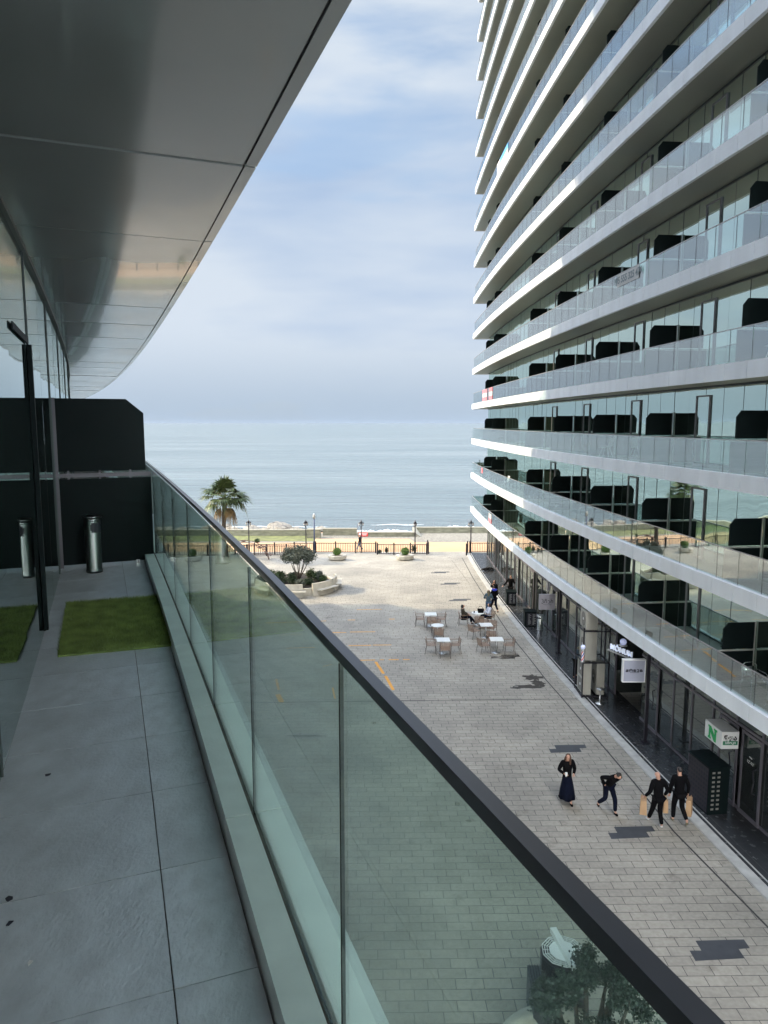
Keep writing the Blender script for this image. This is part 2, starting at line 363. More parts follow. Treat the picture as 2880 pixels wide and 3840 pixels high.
# drain lines in the paving
drain = [(6.93, 62), (6.87, 53.8), (7.0, 44), (7.1, 39.2), (7.38, 35.2), (7.55, 31.9), (7.75, 29.7), (8.03, 26.1), (8.33, 22.3), (8.5, 19.5), (8.73, 18.), (9.0, 16.3), (9.6, 12.5), (10.6, 6)]
b = MB()
def line(mb, pts, w, z):
    for (x0, y0), (x1, y1) in zip(pts, pts[1:]):
        d = Vector((x1 - x0, y1 - y0, 0)).normalized(); n = Vector((-d.y, d.x, 0)) * w / 2
        a, c = Vector((x0, y0, z)), Vector((x1, y1, z)); mb.quad(a - n, a + n, c + n, c - n)
line(b, drain, .055, .004); line(b, [(-25, 28.4), (0, 29.35), (2.3, 29.42), (8.4, 29.56)], .06, .005)
line(b, [(5.9, 61), (6.35, 52)], .02, .004); line(b, [(-30, 57.5), (5, 57.4)], .02, .004)
tag(b.build('drain_channel', M['joint']), kind='structure')
b = MB()
def stag(x, y, w=1.14, h=.31, s=.27): b.prism([(x, y), (x + w, y + .08), (x + w, y + h + .05), (x + w + s, y + h + .08), (x + w + s, y + 2 * h + .04), (x + s, y + 2 * h), (x + s, y + h), (x, y + h)], -.01, .004)
stag(6.55, 19.12); stag(6.94, 14.45); stag(6.06, 24.5)
for (x, y) in ((3.75, 55.5), (4.2, 51.5), (4.4, 46.6), (-9., 30.)): stag(x, y, 1.2, .3, .3)
tag(b.build('paving_inlay', M['inlay']), kind='structure')
b = MB()
b.prism([(5.44, 34.9), (5.8, 34.95), (5.9, 34.85), (6.65, 34.86), (6.7, 35.1), (6.97, 35.15), (6.97, 35.49), (6.1, 35.5), (6.0, 35.3), (5.5, 35.2)], -.01, .003)
for (cx_, cy_, rx, ry) in ((7.0, 32.2, .5, .45), (6.6, 31.0, .75, .3), (7.1, 31.5, .35, .5), (6.0, 30.9, .3, .22), (-3.1, 25.9, .9, .12)):
    pl = []
    for i in range(22):
        a = 2 * math.pi * i / 22; q = random.uniform(.55, 1.1); pl.append((cx_ + rx * q * math.cos(a), cy_ + ry * q * math.sin(a)))
    b.prism(pl, -.01, .003)
tag(b.build('wet_stain', M['wet']), kind='structure')
b = MB()
for (x0, y0, x1, y1, w) in ((-5.05, 32, -4.72, 30.6, .11), (-4.7, 30.1, -4.38, 29.2, .22), (-2.33, 30.9, -2.13, 29.6, .08), (-.42, 34.4, -.02, 32.7, .14), (.07, 32.4, .42, 30.6, .14),
    (-1.75, 44.4, -.15, 44.5, .09), (-2.2, 42, -1.76, 42, .1), (.3, 42.2, .65, 42.2, .12), (-7.1, 41.35, -3.5, 41.8, .08), (-2.98, 39.4, -2.16, 39.4, .1), (-1.95, 39.5, -.5, 39.54, .1),
    (-1.9, 37, -.7, 37.06, .11), (-.6, 37.08, .4, 37.12, .1), (-1.25, 34.62, -.45, 34.67, .12), (-.2, 34.7, 0, 34.7, .1), (.24, 34.72, .75, 34.72, .12), (.96, 34.74, 1.3, 34.74, .1), (-5.2, 36.55, -3.7, 36.7, .09),
    (-3.1, 38.4, -3.0, 38.1, .12), (-2.9, 36.3, -2.8, 36.1, .12), (-5.9, 38.9, -4.6, 39, .05), (-3.0, 33.7, -2.6, 34, .06)):
    line(b, [(x0, y0), (x1, y1)], w, .004)
tag(b.build('road_marking', M['orange']), kind='structure')

# ------------------------------------------------------------------ towers
FH = 3.05
def zb(k): return 3.93 + FH * (k - 1)
def arc(fx, y0, y1, step=1.05):
    ys = [y0]; y = y0
    while y < y1 - .2:
        d = (fx(y + .01) - fx(y - .01)) / .02; y += step / math.hypot(d, 1); ys.append(min(y, y1))
    return ys
DIV = [57.2, 53.2, 41.5, 36.2, 30.6, 25.5, 20.0, 14.7, 9.4]
def tower(root, fx, sg, k, y0, y1, fo, ro, wo, depth, div=(), doors=(), panels=True, railing=True, skipdiv=False):
    z0 = zb(k); z1 = z0 + .46
    ys = arc(fx, y0, y1)
    core = MB(); fas = MB(); gl = MB(); hr = MB(); win = MB(); mul = MB()
    q = lambda y, o, z: P(fx, sg, y, o, z)
    for a, c in zip(ys, ys[1:]):
        i = -fo + .02
        core.hexa([q(a, i, z0 + .004), q(c, i, z0 + .004), q(c, depth, z0 + .004), q(a, depth, z0 + .004)], [q(a, i, z1 - .05), q(c, i, z1 - .05), q(c, depth, z1 - .05), q(a, depth, z1 - .05)])
        e = .011; a2, c2 = a + e, c - e
        fas.hexa([q(a2, -fo, z0), q(c2, -fo, z0), q(c2, -fo + .12, z0), q(a2, -fo + .12, z0)], [q(a2, -fo, z1), q(c2, -fo, z1), q(c2, ro + .06, z1), q(a2, ro + .06, z1)])
        if railing:
            e = .008; a2, c2 = a + e, c - e; t = .007
            gl.hexa([q(a2, ro - t, z1), q(c2, ro - t, z1), q(c2, ro + t, z1), q(a2, ro + t, z1)], [q(a2, ro - t, z1 + .92), q(c2, ro - t, z1 + .92), q(c2, ro + t, z1 + .92), q(a2, ro + t, z1 + .92)])
            hr.hexa([q(a, ro - .018, z1 + .92), q(c, ro - .018, z1 + .92), q(c, ro + .018, z1 + .92), q(a, ro + .018, z1 + .92)], [q(a, ro - .018, z1 + .945), q(c, ro - .018, z1 + .945), q(c, ro + .018, z1 + .945), q(a, ro + .018, z1 + .945)])
            hr.hexa([q(a - .006, ro - t, z1), q(a + .006, ro - t, z1), q(a + .006, ro + t, z1), q(a - .006, ro + t, z1)], [q(a - .006, ro - t, z1 + .92), q(a + .006, ro - t, z1 + .92), q(a + .006, ro + t, z1 + .92), q(a - .006, ro + t, z1 + .92)], 1)
    # end of slab (turns away from the street)
    yE = ys[-1]; A = q(yE, -fo, 0); wall_end = yE - wo - fo
    ex = lambda s, z, dy=0: Vector((A.x + sg * s, yE + dy, z))
    fas.hexa([ex(0, z0), ex(depth, z0), ex(depth, z0, .02), ex(0, z0, .02)], [ex(0, z1), ex(depth, z1), ex(depth, z1, .02), ex(0, z1, .02)])
    if railing:
        for s in range(int(depth / 1.05)):
            gl.hexa([ex(.12 + s * 1.05, z1, -.14), ex(1.15 + s * 1.05, z1, -.14), ex(1.15 + s * 1.05, z1, -.126), ex(.12 + s * 1.05, z1, -.126)], [ex(.12 + s * 1.05, z1 + .92, -.14), ex(1.15 + s * 1.05, z1 + .92, -.14), ex(1.15 + s * 1.05, z1 + .92, -.126), ex(.12 + s * 1.05, z1 + .92, -.126)])
    # window wall of this storey
    zw0, zw1 = z1 - .05, z0 + FH + .004
    yw = arc(fx, y0, wall_end, 1.05)
    for a, c in zip(yw, yw[1:]):
        r1, r2 = random.uniform(-.004, .004), random.uniform(-.006, .006)
        win.quad(q(a, wo + r1, zw0), q(c, wo - r1, zw0), q(c, wo - r1 + r2, zw1), q(a, wo + r1 + r2, zw1))
        mul.hexa([q(a - .009, wo - .004, zw0), q(a + .009, wo - .004, zw0), q(a + .009, wo + .03, zw0), q(a - .009, wo + .03, zw0)], [q(a - .009, wo - .004, zw1), q(a + .009, wo - .004, zw1), q(a + .009, wo + .03, zw1), q(a - .009, wo + .03, zw1)])
        mul.hexa([q(a, wo - .02, zw1 - .07), q(c, wo - .02, zw1 - .07), q(c, wo + .03, zw1 - .07), q(a, wo + .03, zw1 - .07)], [q(a, wo - .02, zw1 - .001), q(c, wo - .02, zw1 - .001), q(c, wo + .03, zw1 - .001), q(a, wo + .03, zw1 - .001)])
    W0 = q(wall_end, wo, 0)
    win.quad(Vector((W0.x, wall_end, zw0)), Vector((W0.x + sg * (depth - 1), wall_end, zw0)), Vector((W0.x + sg * (depth - 1), wall_end, zw1)), Vector((W0.x, wall_end, zw1)))
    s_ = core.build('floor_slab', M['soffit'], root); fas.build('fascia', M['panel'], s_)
    if railing:
        g_ = gl.build('glass_railing', M['railglass'], root); hr.build('handrail', [M['cap'], M['edge']], g_)
    w_ = win.build('window_wall', M['window'], root); mul.build('mullion', M['mull'], w_)
    return z1

def divider(mb, fx, sg, y, z1, ro, wo, mi=0):
    zf = z1 - .05
    def pt(o, z, dy=0.):
        p = P(fx, sg, y, o, z); d = P(fx, sg, y + .5, o, z) - p; return p + d.normalized() * dy
    t = .02; up = [(ro + .16, 1.02), (ro + .16, 1.62), (ro + .30, 1.80), (wo - .06, 1.80), (wo - .06, 1.02)]
    mb.hexa([pt(o, zf + h, -t) for o, h in up], [pt(o, zf + h, t) for o, h in up], mi)
    lo = [(ro + .03, .05), (ro + .03, .94), (wo - .06, .94), (wo - .06, .05)]
    mb.hexa([pt(o, zf + h, -t) for o, h in lo], [pt(o, zf + h, t) for o, h in lo], mi)
    rl = [(ro + .03, .95), (ro + .03, .99), (wo, .99), (wo, .95)]
    mb.hexa([pt(o, zf + h, -t * .6) for o, h in rl], [pt(o, zf + h, t * .6) for o, h in rl], mi + 1)
    ps = [(wo - .055, .0), (wo - .055, 1.82), (wo - .02, 1.82), (wo - .02, 0)]
    mb.hexa([pt(o, zf + h, -t * .9) for o, h in ps], [pt(o, zf + h, t * .9) for o, h in ps], mi + 1)
M['post'] = mat('divider_post', (.40, .40, .38), .5)

OB = thing('apartment_tower', 'tall curved white tower on the right with banded glass balconies over ground floor shops', 'building', (opp(30) + 6, 30, 0))
NF = 19
rest = MB(); nd = 0
for k in range(1, NF + 1):
    z1 = tower(OB, opp, 1, k, -14 if k > 1 else -14, 64, 0, .13, 1.3, 11)
    for y in DIV:
        front = (k <= 5) or (y > 24 and k <= 9) or (y > 34)
        if k >= 8 and y < 30: front = False
        if k >= 15: front = False
        if nd >= 92 or not front: divider(rest, opp, 1, y, z1, .13, 1.3); continue
        m1 = MB(); divider(m1, opp, 1, y, z1, .13, 1.3); m1.build('privacy_divider', [M['black'], M['post']], OB); nd += 1
        if y < 45 and k <= 8:
            d = MB(); yy = y - 2.0; zf = z1 - .05
            Q = lambda a, o, z: P(opp, 1, a, o, z)
            for (a, c, h0, h1) in ((yy - .43, yy - .38, 0, 2.3), (yy + .38, yy + .43, 0, 2.3), (yy - .43, yy + .43, 2.3, 2.35), (yy - .38, yy + .38, .02, .10)):
                d.hexa([Q(a, 1.25, zf + h0), Q(c, 1.25, zf + h0), Q(c, 1.30, zf + h0), Q(a, 1.30, zf + h0)], [Q(a, 1.25, zf + h1), Q(c, 1.25, zf + h1), Q(c, 1.30, zf + h1), Q(a, 1.30, zf + h1)])
            dd = d.build('balcony_door', M['doorgrey'], OB)
            d = MB(); d.quad(Q(yy - .38, 1.285, zf + .1), Q(yy + .38, 1.283, zf + .1), Q(yy + .38, 1.28, zf + 2.3), Q(yy - .38, 1.288, zf + 2.3)); d.build('door_pane', M['window'], dd)
tag(rest.build('privacy_dividers_high', [M['black'], M['post']], OB), kind='stuff').name = 'upper_privacy_divider'
# ground floor shopfront
ys = arc(opp, 4, 62.6, 1.3); SH = 1.42
win = MB(); mulA = MB(); mulB = MB(); Q = lambda a, o, z: P(opp, 1, a, o, z)
for i, (a, c) in enumerate(zip(ys, ys[1:])):
    if 27.2 < a < 29.8: continue
    mul = mulA if a < 28 else mulB
    for h0, h1 in ((.07, 2.72), (2.76, 3.94)):
        r = random.uniform(-.004, .004); win.quad(Q(a, SH + r, h0), Q(c, SH - r, h0), Q(c, SH - r, h1), Q(a, SH + r, h1))
    for (y_a, y_b, h0, h1) in ((a - .025, a + .025, .07, 3.93), (a, c, 2.70, 2.78), (a, c, .07, .16)):
        mul.hexa([Q(y_a, SH - .04, h0), Q(y_b, SH - .04, h0), Q(y_b, SH + .03, h0), Q(y_a, SH + .03, h0)], [Q(y_a, SH - .04, h1), Q(y_b, SH - .04, h1), Q(y_b, SH + .03, h1), Q(y_a, SH + .03, h1)])
# recess beside the AC units
win.quad(Q(27.2, SH, .07), Q(27.2, SH + 2.5, .07), Q(27.2, SH + 2.5, 3.94), Q(27.2, SH, 3.94)); win.quad(Q(30.0, SH, .07), Q(30.0, SH + 2.5, .07), Q(30.0, SH + 2.5, 3.94), Q(30.0, SH, 3.94))
win.quad(Q(27.2, SH + 2.5, .07), Q(30.0, SH + 2.5, .07), Q(30.0, SH + 2.5, 3.94), Q(27.2, SH + 2.5, 3.94))
w0 = Q(62.6, SH, 0); win.quad((w0.x, 62.6, 0), (w0.x + 9, 62.6, 0), (w0.x + 9, 62.6, 3.94), (w0.x, 62.6, 3.94))
w_ = win.build('shop_window', M['shop'], OB); mulA.build('shop_mullion', M['frame'], w_); mulB.build('shop_mullion', M['frame'], w_)
for y in (19.9, 21.1, 26.2, 33.2, 38.6, 43.8, 48.2, 52.6, 57.6):
    d = MB()
    for (a, c, h0, h1) in ((y - .5, y - .42, .07, 2.6), (y + .42, y + .5, .07, 2.6), (y - .5, y + .5, 2.6, 2.69), (y - .42, y + .42, .07, .2)):
        d.hexa([Q(a, SH - .08, h0), Q(c, SH - .08, h0), Q(c, SH - .041, h0), Q(a, SH - .041, h0)], [Q(a, SH - .08, h1), Q(c, SH - .08, h1), Q(c, SH - .041, h1), Q(a, SH - .041, h1)])
    dd = d.build('shop_door', M['frame'], OB)
    d = MB(); d.quad(Q(y - .42, SH - .06, .2), Q(y + .42, SH - .06, .2), Q(y + .42, SH - .06, 2.6), Q(y - .42, SH - .06, 2.6)); d.build('door_pane', M['shop'], dd)
    d = MB(); d.tube([Q(y - .3, SH - .09, 1.0), Q(y - .3, SH - .2, 1.05), Q(y - .3, SH - .15, 1.4), Q(y - .3, SH - .2, 1.75), Q(y - .3, SH - .09, 1.8)], .018, 6); d.build('handle', M['darkmetal'], dd)

# ------------------------------------------------------------------ own tower (left)
MYT = thing('apartment_tower', 'near building on the left with tiled balcony, glass balustrade and glossy grey soffit', 'building', (-6, 6, 0))
def yend(z):
    t = [(0, 52.6), (27, 52.6), (28.4, 51.2), (31.5, 47), (34.5, 44.8), (37.5, 43), (40.6, 41), (46, 40), (50, 39), (70, 37)]
    for (a, b_), (c, d) in zip(t, t[1:]):
        if z <= c: return b_ + (d - b_) * (z - a) / (c - a)
    return t[-1][1]
for k in [1, 2] + list(range(5, 19)):
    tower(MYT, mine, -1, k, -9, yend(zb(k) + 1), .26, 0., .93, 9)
# storey 3: the balcony itself
z0 = zb(3); z1 = z0 + .46; q = lambda y, o, z: P(mine, -1, y, o, z)
core = MB(); fas = MB(); curb = MB(); tiles = MB(); gl = MB(); hr = MB(); gks = []; chan = MB()
JY = [-1.99 + 0, ]
ys = [2.43 + (i) * .997 for i in range(-4, 60)]; ys = [y for y in ys if y < 52]
for a, c in zip(ys, ys[1:]):
    core.hexa([q(a, -.10, z0 + .004), q(c, -.10, z0 + .004), q(c, 9, z0 + .004), q(a, 9, z0 + .004)], [q(a, -.10, z1 - .115), q(c, -.10, z1 - .115), q(c, 9, z1 - .115), q(a, 9, z1 - .115)])
    e = .004; a2, c2 = a + e, c - e
    fas.hexa([q(a2, -.125, z0), q(c2, -.125, z0), q(c2, -.02, z0), q(a2, -.02, z0)], [q(a2, -.125, z1), q(c2, -.125, z1), q(c2, -.012, z1), q(a2, -.012, z1)])
    curb.hexa([q(a2, .012, z1 - .1149), q(c2, .012, z1 - .1149), q(c2, .105, z1 - .1149), q(a2, .105, z1 - .1149)], [q(a2, .012, z1), q(c2, .012, z1), q(c2, .105, z1), q(a2, .105, z1)])
    chan.hexa([q(a, -.0119, z1 - .1), q(c, -.0119, z1 - .1), q(c, .0119, z1 - .1), q(a, .0119, z1 - .1)], [q(a, -.0119, z1 - .01), q(c, -.0119, z1 - .01), q(c, .0119, z1 - .01), q(a, .0119, z1 - .01)])
    g_ = .0023; a3, c3 = a + g_, c - g_
    gl.hexa([q(a3, -.004, z1 - .008), q(c3, -.004, z1 - .008), q(c3, .004, z1 - .008), q(a3, .004, z1 - .008)], [q(a3, -.004, z1 + .913), q(c3, -.004, z1 + .913), q(c3, .004, z1 + .913), q(a3, .004, z1 + .913)])
    if a < 14: gks.append([[q(a - .0022, -.0046, z1 - .008), q(a + .0022, -.0046, z1 - .008), q(a + .0022, .0046, z1 - .008), q(a - .0022, .0046, z1 - .008)], [q(a - .0022, -.0046, z1 + .911), q(a + .0022, -.0046, z1 + .911), q(a + .0022, .0046, z1 + .911), q(a - .0022, .0046, z1 + .911)]])
hy = [-1.6 + .25 * i for i in range(214)]
hc_ = lambda y: .003 - .025 * min(1, max(0, (y - .5) / 1.7))
for a, c in zip(hy, hy[1:]):
    u, v = hc_(a), hc_(c)
    hr.hexa([q(a, u - .012, z1 + .911), q(c, v - .012, z1 + .911), q(c, v + .012, z1 + .911), q(a, u + .012, z1 + .911)], [q(a, u - .012, z1 + .935), q(c, v - .012, z1 + .935), q(c, v + .012, z1 + .935), q(a, u + .012, z1 + .935)])
s_ = core.build('floor_slab', M['grout'], MYT); fas.build('fascia', M['curb'], s_)
curb.build('curb', M['curb'], MYT); chan.build('glazing_channel', M['bark'], MYT)
g_ = gl.build('glass_railing', M['nearglass'], MYT); hr.build('handrail', M['handrail'], g_); 
for lo_, hi_ in gks: b = MB(); b.hexa(lo_, hi_); b.build('pane_joint', M['edge'], g_)
zf = z1 - .09
TY = [1.84 - .512 * 6 + .512 * i for i in range(26)]
for a, c in zip(TY, TY[1:]):
    for o0, o1 in ((.112, .335), (.339, .93)):
        e = .0022
        tiles.hexa([q(a + e, o0, zf - .02), q(c - e, o0, zf - .02), q(c - e, o1, zf - .02), q(a + e, o1, zf - .02)], [q(a + e, o0, zf), q(c - e, o0, zf), q(c - e, o1, zf), q(a + e, o1, zf)], random.randrange(3))
tiles.build('floor_tiles', [M['tile0'], M['tile1'], M['tile2']], MYT)
# soffit above (storey 4)
z4 = zb(4); core = MB(); fas = MB(); sof = MB(); E_OFF = .26
sy = [3.39 - 1.375 * 6 + 1.375 * i for i in range(44)]; sy = [y for y in sy if y < 52.5]
for a, c in zip(sy, sy[1:]):
    n = 4
    for j in range(n):
        u, v = a + (c - a) * j / n, a + (c - a) * (j + 1) / n
        core.hexa([q(u, -E_OFF + .03, z4 + .012), q(v, -E_OFF + .03, z4 + .012), q(v, 9, z4 + .012), q(u, 9, z4 + .012)], [q(u, -E_OFF + .03, z4 + .46), q(v, -E_OFF + .03, z4 + .46), q(v, 9, z4 + .46), q(u, 9, z4 + .46)])
    e = .008; a2, c2 = a + e, c - e
    pts_o = [q(a2 + (c2 - a2) * t, -E_OFF + .062, 0) for t in (0, .5, 1)]; pts_i = [q(a2 + (c2 - a2) * t, .925, 0) for t in (1, .5, 0)]
    dz = random.uniform(-.003, .003)
    d2 = random.uniform(-.004, .004); lo = [Vector((p.x, p.y, z4 + dz + (d2 if i_ in (0, 5) else -d2 if i_ in (2, 3) else 0))) for i_, p in enumerate(pts_o + pts_i)]; sof.hexa(lo, [Vector((p.x, p.y, z4 + .011)) for p in lo])
    pe = [q(a2 + (c2 - a2) * t, -E_OFF, 0) for t in (0, .5, 1)]; pi = [q(a2 + (c2 - a2) * t, -E_OFF + .052, 0) for t in (1, .5, 0)]
    lo = [Vector((p.x, p.y, z4)) for p in pe + pi]; fas.hexa(lo, [p + Vector((0, 0, .47)) for p in lo])
c4 = core.build('soffit_slab', M['joint'], MYT); sof.build('soffit_panel', M['mysoffit'], c4); fas.build('edge_trim', M['mysoffit'], c4)
gl = MB(); hr = MB()
for a, c in zip(ys, ys[1:]):
    gl.hexa([q(a, -.007, z4 + .47), q(c, -.007, z4 + .47), q(c, .007, z4 + .47), q(a, .007, z4 + .47)], [q(a, -.007, z4 + 1.4), q(c, -.007, z4 + 1.4), q(c, .007, z4 + 1.4), q(a, .007, z4 + 1.4)])
gl.build('glass_railing', M['railglass'], MYT)
win = MB(); mul = MB(); q = lambda y, o, z: P(mine, -1, y, o, z)
wy = [-1.2, -.1, 1.0, 2.1, 3.2, 4.3, 5.35, 6.3, 7.3, 8.3, 9.4, 10.5, 11.6] + [12.7 + 1.1 * i for i in range(36)]
for lv in (zf, zf + FH):
    for a, c in zip(wy, wy[1:]):
        if c > 51: break
        r = random.uniform(-.003, .003)
        win.quad(q(a, .93 + r, lv), q(c, .93 - r, lv), q(c, .93 - r, lv + 2.75), q(a, .93 + r, lv + 2.75))
        if wy.index(a) % 2 == 0: mul.hexa([q(a - .006, .922, lv), q(a + .006, .922, lv), q(a + .006, .95, lv), q(a - .006, .95, lv)], [q(a - .006, .922, lv + 2.7), q(a + .006, .922, lv + 2.7), q(a + .006, .95, lv + 2.7), q(a - .006, .95, lv + 2.7)])
        mul.hexa([q(a, .905, lv + 2.655), q(c, .905, lv + 2.655), q(c, .95, lv + 2.655), q(a, .95, lv + 2.655)], [q(a, .905, lv + 2.679), q(c, .905, lv + 2.679), q(c, .95, lv + 2.679), q(a, .95, lv + 2.679)])
w_ = win.build('window_wall', M['mywindow'], MYT); mul.build('mullion', M['mull'], w_)
d = MB()
for (a, c, h0, h1, o0, o1) in ((5.29, 5.33, .02, 2.03, .90, .925), (4.45, 5.285, 2.03, 2.07, .915, .925)):
    d.hexa([q(a, o0, zf + h0), q(c, o0, zf + h0), q(c, o1, zf + h0), q(a, o1, zf + h0)], [q(a, o0, zf + h1), q(c, o0, zf + h1), q(c, o1, zf + h1), q(a, o1, zf + h1)])
dd = d.build('balcony_door', M['black'], MYT)
# privacy screen on the balcony
PS = thing('privacy_screen', 'two-part blackish screen with a clipped corner at the end of the near balcony', 'screen', (-2.9, 7.4, zf))
sa = Vector((-3.36, 7.23, 0)); sb = Vector((-2.50, 7.60, 0)); sd = (sb - sa).normalized(); sn = Vector((-sd.y, sd.x, 0)) * .012; Ls = (sb - sa).length
def slab2(mb, poly, th=1., mi=0):
    mb.hexa([sa + sd * s - sn * th + Vector((0, 0, zf + h)) for s, h in poly], [sa + sd * s + sn * th + Vector((0, 0, zf + h)) for s, h in poly], mi)
b = MB(); slab2(b, [(0, .03), (Ls, .03), (Ls, .925), (0, .925)]); b.build('lower_board', M['black'], PS)
b = MB(); slab2(b, [(0, 1.0), (Ls - .05, 1.0), (Ls - .05, 1.6), (Ls - .22, 1.745), (0, 1.745)]); b.build('upper_board', M['black'], PS)
b = MB(); slab2(b, [(0, .94), (Ls, .94), (Ls, .98), (0, .98)], .8)
for s in (.12, .42, .72): slab2(b, [(s, .92), (s + .02, .92), (s + .02, 1.01), (s, 1.01)], 1.3)
slab2(b, [(0, .0), (.04, 0), (.04, 1.75), (0, 1.75)], 1.6); b.build('frame', M['frame'], PS)
b = MB(); 
for s in (.3, .75): slab2(b, [(s, 0), (s + .04, 0), (s + .04, .04), (s, .04)], 1.6)
b.build('foot', M['steel'], PS)
# bin on balcony
def steel_bin(loc, label, h=.62, r=.105, rz=0):
    t = thing('litter_bin', label, 'bin', loc, rz); M['steel'] = M['binsteel'] if loc[2] > 5 else M['steel0']
    b = MB(); b.lathe([(r * 1.02, 0), (r * 1.02, .03), (r * .97, .035), (r, h * .93), (r * .98, h * .94), (r, h * .95), (r, h)], 28); b.build('body', M['steel'], t, True, world=False)
    b = MB(); b.lathe([(r * 1.16, h), (r * 1.2, h + .012), (r * 1.1, h + .02), (r * .8, h + .008), (r * .3, h + .003)], 28); b.build('ash_tray', M['steel'], t, True, world=False)
    b = MB(); a0 = R(-75)
    pts = [(r * 1.012 * math.cos(a0 + R(a)), r * 1.012 * math.sin(a0 + R(a))) for a in range(-48, 49, 8)]
    for (x0, y0), (x1, y1), i in zip(pts, pts[1:], range(12)):
        e0 = 1 if 0 < i < 11 else .6
        b.quad((x0, y0, h * .84 - .055 * e0), (x1, y1, h * .84 - .055 * e0), (x1, y1, h * .84 + .045 * e0), (x0, y0, h * .84 + .045 * e0))
    b.build('slot', M['ink'], t, world=False)
    return t
steel_bin((-2.93, 7.06, zf), 'slim brushed steel bin with a black slot standing by the dark balcony screen', h=.555, r=.078, rz=R(40))
M['steel'] = M['steel0']
# turf mat
b = MB(); c0 = [(-2.12, 4.46), (-1.42, 4.67), (-1.93, 6.0), (-2.66, 5.76)]
c0 = [(-2.10, 4.42), (-1.40, 4.66), (-1.92, 6.02), (-2.64, 5.76)]
b.prism(c0, zf + .001, zf + .012)
A_, B_, C_, D_ = [Vector((x, y, 0)) for x, y in c0]
for i in range(30000):
    u, v = random.random(), random.random(); p = A_ * (1 - u) * (1 - v) + B_ * u * (1 - v) + C_ * u * v + D_ * (1 - u) * v
    a = random.uniform(0, 6.28); w = Vector((math.cos(a), math.sin(a), 0)) * .0022; h = random.uniform(.014, .032)
    tip = p + Vector((random.gauss(0, .009), random.gauss(0, .009), 0)); p.z = zf + .010; tip.z = zf + .010 + h
    b.add([p - w, p + w, tip], [(0, 1, 2)])
tag(b.build('turf_mat', M['turf']), 'rectangle of green artificial grass lying on the grey balcony tiles', 'mat')
# scraps on tiles
for (x, y, s, mt, lb) in ((-1.44, 2.88, .016, 'ink', 'tiny black scrap lying alone near the window side of the tiles'), (-1.19, 2.08, .019, 'ink', 'larger black scrap near the left edge of the picture'), (-1.13, 1.97, .016, 'ink', 'small ragged black scrap just below the larger one'), (-.99, 1.81, .012, 'white', 'tiny white pebble-like crumb on the grey tiles')):
    b = MB(); b.prism([(x + s * random.uniform(.3, 1) * math.cos(i), y + s * random.uniform(.3, 1) * math.sin(i)) for i in range(6)], zf + .001, zf + .004)
    tag(b.build('scrap', M[mt]), lb, 'scrap')

# ------------------------------------------------------------------ plaza furniture
def make_chair():
    t = thing('cafe_chair', 'x', 'chair', group='slatted cafe chairs on the plaza')
    for sx in (-1, 1):
        for sy in (-1, 1):
            b = MB(); top = .64 if sy == 1 else .80
            b.tube([(sx * .27, sy * .27 if sy == 1 else -.30, 0), (sx * .25, sy * .22, .44), (sx * .25, .20 if sy == 1 else -.28, top)], .013, 6); b.build('leg', M['chairmetal'], t, world=False)
        b = MB(); b.box((sx * .25, -.03, .655), (.045, .50, .022)); b.build('armrest', M['chairwood'], t, world=False)
    b = MB()
    for i in range(6): b.box((0, -.20 + .085 * i, .44), (.47, .07, .018))
    b.box((0, .22, .425), (.5, .02, .03)); b.box((0, -.23, .425), (.5, .02, .03)); b.build('seat', M['chairwood'], t, world=False)
    b = MB()
    for i in range(5):
        z = .50 + .068 * i; b.box((0, -.235 - .012 * i, z), (.47, .016, .042))
    b.build('backrest', M['chairwood'], t, world=False)
    return t
def make_table(kind):
    t = thing('cafe_table', 'x', 'table', group='white topped cafe tables on the plaza')
    b = MB()
    if kind == 'sq': b.prism([(-.34, -.34), (.34, -.34), (.34, .34), (-.34, .34)], .72, .745)
    else: b.lathe([(.35, .72), (.36, .73), (.35, .745)], 32)
    b.build('table_top', M['tabletop'], t, world=False)
    b = MB(); b.tube([(0, 0, .02), (0, 0, .72)], .035, 12); b.build('column', M['steel'], t, True, world=False)
    b = MB(); b.lathe([(.22, 0), (.22, .012), (.05, .03)], 28); b.build('base', M['steel'], t, True, world=False)
    return t
chair0 = make_chair(); tsq = make_table('sq'); trd = make_table('rd')
used = {}
def put(o, x, y, rz, label):
    c = o if id(o) not in used else copy_tree(o)
    used[id(o)] = 1; c.location = (x, y, 0); c.rotation_euler = (0, 0, rz); c['label'] = label
    return c
T1, T2, T3, T4, T5, T6 = (2.75, 40.7), (2.97, 38.35), (3.07, 35.72), (5.85, 35.82), (5.68, 38.47), (5.55, 40.96)
put(tsq, *T1, 0, 'square white table farthest from the camera in the left column of three tables')
put(trd, *T2, 0, 'round white table between the two square tables of the left column, nobody at it')
put(tsq, *T3, .02, 'square white table nearest the camera in the left column of three tables')
put(tsq, *T4, -.03, 'square white table beside the wet patch, nearest the shops')
put(tsq, *T5, .03, 'square white table just in front of the two seated women')
put(trd, *T6, 0, 'round white table between the two seated women')
PI = math.pi
def pc(T, dx, dy, rz, lb): put(chair0, T[0] + dx, T[1] + dy, rz, lb)
pc(T1, -.62, .05, -PI / 2, 'slatted chair on the left side of the farthest left-column table'); pc(T1, .62, .05, PI / 2, 'slatted chair on the right side of the farthest left-column table'); pc(T1, 0, -.62, 0, 'slatted chair with its back to the camera at the farthest left-column table')
pc(T2, .02, -.58, 0, 'slatted chair with its back to the camera at the empty round table'); pc(T2, 0, .66, PI, 'slatted chair behind the empty round table facing the camera')
pc(T3, -.62, .1, -PI / 2 - .1, 'slatted chair left of the nearest left-column table'); pc(T3, .62, .1, PI / 2 + .1, 'slatted chair right of the nearest left-column table'); pc(T3, .05, -.55, 0, 'slatted chair with its back to the camera at the nearest left-column table')
